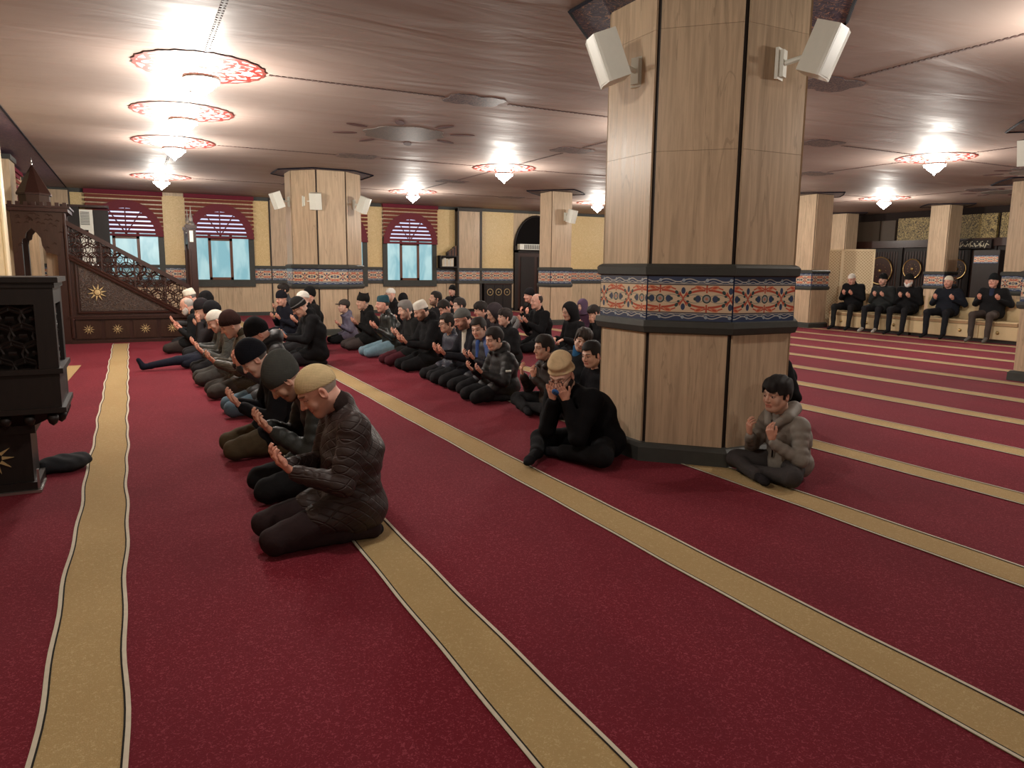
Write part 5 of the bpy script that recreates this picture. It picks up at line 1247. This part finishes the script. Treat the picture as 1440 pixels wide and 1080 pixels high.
row('man with black beard in grey beanie, dark vest over white shirt', (3.42, 7.92), .775, hx=.12, pitch=24, hat=('skullcap', (.12, .125, .12), 'knit'), jacket=((.012, .012, .016), 'wool'), skin=2, hair2=HB, beard=('stubble', (.12, .09, .08), .8), shirt=(.50, .47, .40), hand_z=.38, hand_y=.40)
row('boy in bright blue jacket turning his face to the camera', (3.40, 7.42), .70, hx=.10, s=.90, kind='child', pitch=12, yaw=38, roll=8, hat=('hair', HB, 'hair'), jacket=((.012, .012, .018), 'puffer'), skin=0, shirt=(.035, .070, .22), hand_z=.38,
    extra=lambda t, put, D: put('jacket_yoke', *(lambda V: V.mesh())(Vol(D['N']-.26, D['N']+.26, .011).cap(D['arms'][0][0]+np.array((.02, .0, .02)), D['N']+np.array((-.05, -.02, .01)), .062, .060, 0).cap(D['arms'][0][0]+np.array((.01, 0, .01)), D['arms'][0][0]+(D['arms'][0][1]-D['arms'][0][0])*.35, .072, .070, .02).cap(D['N'], D['N']+np.array((0, 0, .1)), .06, .07, .0, op='cut')), cloth((.040, .075, .21), 'puffer')))
row('chubby boy in black puffer jacket kneeling, second row, head bowed', (3.30, 6.82), .64, hx=.10, s=.90, kind='child', pitch=14, yaw=10, hat=('hair', (.012, .008, .007), 'hair'), jacket=((.008, .008, .009), 'puffer'), skin=0, hood=True, bulk=1.05, hand_z=.32, hand_y=.32, spread=.14,
    extra=lambda t, put, D: (lambda c: put('arm_badge', np.array(MB().box(c[0]-.006, c[0]+.01, c[1]-.028, c[1]+.028, c[2]-.010, c[2]+.010).v, F32), MB().box(0, 1, 0, 1, 0, 1).f, MT['white_pl']))(D['arms'][0][0]*.5+D['arms'][0][1]*.5+np.array((-.066, .01, .0))))
row('boy in brown puffer coat with grey hood lining, praying in profile', (3.45, 6.05), .62, hx=.12, s=.90, kind='child', pitch=4, hat=('hair', HB, 'hair'), jacket=((.026, .018, .015), 'puffer'), trousers=(BLACK, 'wool'), skin=1, hood=True, hand_z=.36, hand_y=.32, pose='cross', hands='raised')
row('boy leaning his head sideways, blue collar under dark jacket', (3.98, 6.2), .66, hx=.06, s=.92, kind='child', pitch=10, yaw=42, roll=-16, hat=('mop', (.022, .014, .010), 'hair'), jacket=((.011, .012, .014), 'wool'), skin=0, pose='cross', hands='lap', face=100, collar=False,
    extra=lambda t, put, D: put('blue_collar', *(lambda V: V.mesh())(Vol(D['N']-.13, D['N']+.13, .007).cap(D['N']-np.array((0, 0, .01)), D['N']+np.array((0, .01, .045)), .080, .064, 0).cap(D['N']-np.array((0, 0, .08)), D['N']+np.array((0, .01, .12)), .055, .055, 0, op='cut')), cloth((.025, .10, .22), 'wool')))
row('boy in dark jacket half hidden by the big column', (3.66, 5.55), .60, hx=.10, s=.85, kind='child', pitch=12, yaw=14, hat=('hair', (.010, .008, .008), 'hair'), jacket=((.012, .012, .015), 'wool'), skin=0, pose='kneel', hands='lap')
# third row
row('bearded man with dark hair looking up, third row', (4.67, 12.0), .83, hx=.06, pitch=-8, hat=('hair', HB, 'hair'), jacket=((.016, .016, .018), 'wool'), skin=1, beard=('stubble', (.12, .09, .08), .8))
row('man lowering his face onto his hands, third row', (4.62, 11.45), .71, hx=.18, pitch=40, hat=('hair', HB, 'hair'), jacket=((.018, .018, .020), 'wool'), skin=2, hands='face')
row('man with dark buzz cut looking left, third row', (4.67, 10.95), .76, hx=.08, pitch=4, hat=('hair', (.025, .020, .018), 'hair'), jacket=((.018, .017, .019), 'wool'), skin=0)
row('dark haired man turned away beside the low cabinet, third row', (4.74, 10.28), .73, hx=.10, pitch=14, hat=('mop', HB, 'hair'), jacket=((.020, .017, .019), 'wool'), skin=2)
row('person with dark grey hood pulled up, third row', (4.70, 9.74), .71, hx=.12, pitch=24, hat=('hood', (.040, .032, .036), 'wool'), jacket=((.030, .024, .028), 'wool'), skin=1, collar=False)
row('boy with brown hair in black jacket looking ahead, third row', (4.60, 9.18), .69, hx=.08, s=.92, kind='child', pitch=0, hat=('mop', (.020, .014, .012), 'hair'), jacket=((.009, .009, .010), 'wool'), skin=0)
row('man in white knitted cap and black jacket behind the second row', (4.67, 14.5), .82, hx=.10, pitch=8, hat=('skullcap', (.66, .64, .58), 'knit'), jacket=((.010, .010, .011), 'wool'), skin=0, glasses=True)
row('man in black beanie turned to the camera behind the teal cap', (4.70, 13.8), .71, hx=.10, pitch=16, hat=('beanie', (.010, .010, .011), 'knit'), jacket=((.012, .012, .014), 'wool'), skin=2, face=128)
row('balding man in black sweater with hands raised, kneeling upright alone', (5.92, 10.65), .83, hx=.10, pitch=4, hat=('thin', (.030, .020, .015), 'hair'), jacket=((.008, .008, .009), 'wool'), trousers=(BLACK, 'wool'), skin=2, bulk=1.05, hand_z=.50, hand_y=.34)
row('man in dark cap beside the arched door with raised hand', (7.05, 13.0), .83, hx=.10, pitch=4, hat=('beanie', (.010, .009, .010), 'knit'), jacket=((.012, .012, .012), 'wool'), trousers=((.12, .12, .12), 'wool'), skin=2, pose='leanback', hands='raised')
row('person in black hooded jacket, hood up, before the big column', (5.90, 9.6), .72, hx=.10, pitch=16, hat=('hood', (.008, .008, .009), 'wool'), jacket=((.009, .009, .010), 'wool'), skin=1, collar=False, hands='lap')
row('small child in black beanie against the back wall', (7.1, 17.1), .80, hx=.06, s=.95, kind='child', pitch=0, hat=('beanie', (.010, .010, .010), 'knit'), jacket=((.010, .010, .011), 'wool'), skin=0, face=120)
row('person in purple patterned headscarf behind the hooded figure', (7.1, 11.1), .72, hx=.08, s=.9, kind='child', pitch=10, hat=('scarf', (.10, .065, .11), 'wool'), jacket=((.05, .022, .04), 'wool'), skin=0, face=110, collar=False)
row('dark haired person in black bending left beside the big column', (6.75, 10.2), .66, hx=.14, s=.9, kind='child', pitch=30, hat=('mop', HB, 'hair'), jacket=((.010, .010, .010), 'wool'), skin=1, face=80, hands='face')
# man against the column
def tan_extra(t, put, D):
    a = D['arms'][0]; V = Vol(a[2]-.10, a[2]+.10, .006); e = a[1]-a[2]; e = e/np.linalg.norm(e); V.cap(a[2]+e*.0, a[2]+e*.06, .036, .040, 0); v, q = V.mesh(); put('shirt_cuff', v, q, cloth((.050, .032, .028), 'knit'))
    g = MB().lathe([(.0, -.004), (.026, -.004), (.026, .004), (.0, .004)], (0, 0, 0), 12, 'y'); v = np.array(g.v, F32) @ D['Rh'].T+D['Hc']+D['Rh'] @ np.array((-.01, .15, -.035), F32); put('blue_phone', v, g.f, cloth((.03, .12, .35), 'leather'))
person('bearded man in tan cap and black coat resting face on hands at the column', (2.98, 4.42), 101, hx=.36, hz=.635, pose='cross', pitch=30, yaw=22, hat=('tallcap', (.56, .42, .25), 'wool'), jacket=((.006, .006, .007), 'wool'), trousers=((.008, .008, .009), 'wool'), skin=0, h=.011, hh=.0036,
    hands='face', bulk=1.10, beard=('full', (.020, .014, .012), 0), hair2=HB, glasses=True, foot_out=1, extra=tan_extra, style_hand='flat', collar=False)
# boy right of the column
def hoodlining(t, put, D):
    N = D['N']; V = Vol(N-.2, N+.2, .007); V.cap(N+np.array((-.085, .03, .0)), N+np.array((0, -.10, .035)), .040, .048, .01); V.cap(N+np.array((.085, .03, .0)), N+np.array((0, -.10, .035)), .040, .048, .01); V.cap(N+np.array((-.085, .03, .0)), N+np.array((-.03, .085, -.06)), .036, .026, .01); V.cap(N+np.array((.085, .03, .0)), N+np.array((.03, .085, -.06)), .036, .026, .01)
    v, q = V.mesh(); put('hood', v, q, cloth((.20, .18, .155), 'puffer'))
    C_ = D['Cc']; g = MB().tube([tuple(N+np.array((0, .088, -.03))), tuple(C_+np.array((0, .122, .02))), tuple(C_+np.array((0, .125, -.14)))], .006, 5); put('zip', np.array(g.v, F32), g.f, MT['joint'])
person('boy in grey puffer coat sitting cross legged beside the big column', (3.84, 3.42), 87, hx=.13, hz=.565, pose='cross', s=.80, kind='child', pitch=6, yaw=6, hat=('mop', (.008, .006, .006), 'hair'), jacket=((.20, .18, .155), 'puffer'), trousers=((.045, .040, .040), 'wool'), skin=1, h=.009, hh=.0032,
    hands='raised', hand_z=.29, hand_y=.28, collar=False, extra=hoodlining, hs=.95, sock=(.018, .016, .018))
person('person in black seen only as a shoulder behind the big column', (5.18, 4.80), 85, hx=.22, hz=.72, pose='kneel', pitch=20, hat=('beanie', (.010, .010, .010), 'knit'), jacket=((.006, .006, .007), 'wool'), skin=1, h=.013, hands='lap')
# bench sitters
def sitter(label, y, hz, **k):
    k.setdefault('bulk', 1.12); xb = k.pop('xb', 15.42); k.setdefault('hx', .06)
    return person(label, (xb, y), k.pop('face', 98), hz=hz, pose='bench', h=.024, hh=.0085, **k)
sitter('seated man in white knitted cap bowing, leftmost on the bench', 12.1, 1.20, pitch=26, hat=('skullcap', (.66, .63, .55), 'knit'), jacket=((.008, .008, .009), 'wool'), trousers=((.016, .016, .016), 'wool'), skin=2, coat='long', bulk=1.12, hx=.14, hair2=HG, knees=1.3)
sitter('seated bearded man in black beanie and grey coat, second on the bench', 11.32, 1.19, pitch=4, hat=('beanie_roll', (.010, .010, .010), 'knit'), jacket=((.020, .022, .022), 'wool'), skin=0, beard=('stubble', (.25, .22, .2), .7), coat='long', sock=(.30, .28, .26))
sitter('seated old man with full white beard and black hat, middle of the bench', 10.68, 1.19, pitch=10, hat=('beanie_roll', (.012, .011, .010), 'knit'), jacket=((.008, .008, .009), 'wool'), skin=0, beard=('full', (.66, .65, .62), .6), coat='long')
sitter('seated man with moustache and white cap in navy jacket, fourth on the bench', 9.78, 1.18, pitch=4, hat=('skullcap', (.64, .60, .48), 'knit'), jacket=((.012, .014, .020), 'wool'), trousers=((.014, .015, .018), 'wool'), skin=2, beard=('stubble', (.22, .15, .12), .5), spread=.18, knees=1.2)
sitter('seated man in black beanie with brown trousers, rightmost on the bench', 8.86, 1.215, pitch=4, hat=('beanie_roll', (.012, .014, .015), 'knit'), jacket=((.011, .011, .012), 'wool'), trousers=((.060, .048, .042), 'wool'), skin=2, shirt=(.022, .028, .055), sock=(.12, .11, .10), spread=.18)
row('boy in black peeping out between the columns near the cream screen', (14.5, 13.6), .67, hx=.05, s=.85, kind='child', pitch=0, hat=('mop', HB, 'hair'), jacket=((.010, .010, .011), 'wool'), skin=2, face=130, h=.026, hh=.009, pose='cross', hands='lap')
row('man in white robe and white cap beside the slim column', (15.02, 13.85), .74, hx=.08, pitch=10, hat=('taqiyah', (.66, .63, .55), 'knit'), jacket=((.50, .48, .44), 'wool'), trousers=((.50, .48, .44), 'wool'), skin=2, face=100, h=.026, hh=.009, pose='cross', hands='lap')
# cloth bundle beside the desk
cl_ = thing('cloth_bundle', 'crumpled dark grey cloth lying on the carpet beside the preaching desk', 'cloth', (-.46, 5.55, 0))
V = Vol((-.75, 5.35, -.01), (-.25, 5.85, .2), .011)
V.ell((-.48, 5.58, .05), (.14, .09, .055), .03); V.ell((-.40, 5.62, .055), (.10, .07, .045), .03); V.cap((-.58, 5.55, .05), (-.36, 5.66, .07), .05, .035, .03); V.disp(lambda X, Y, Z: .006*np.sin(40*X+25*Y)*np.sin(45*Y+30*Z)); V.plane(lambda X, Y, Z: .004-Z+0*X+0*Y)
v, q = V.mesh(); mesh_obj('fabric', v, q, cloth((.030, .032, .036), 'wool'), cl_, True)
print('people', round(time.time()-t_p, 1))
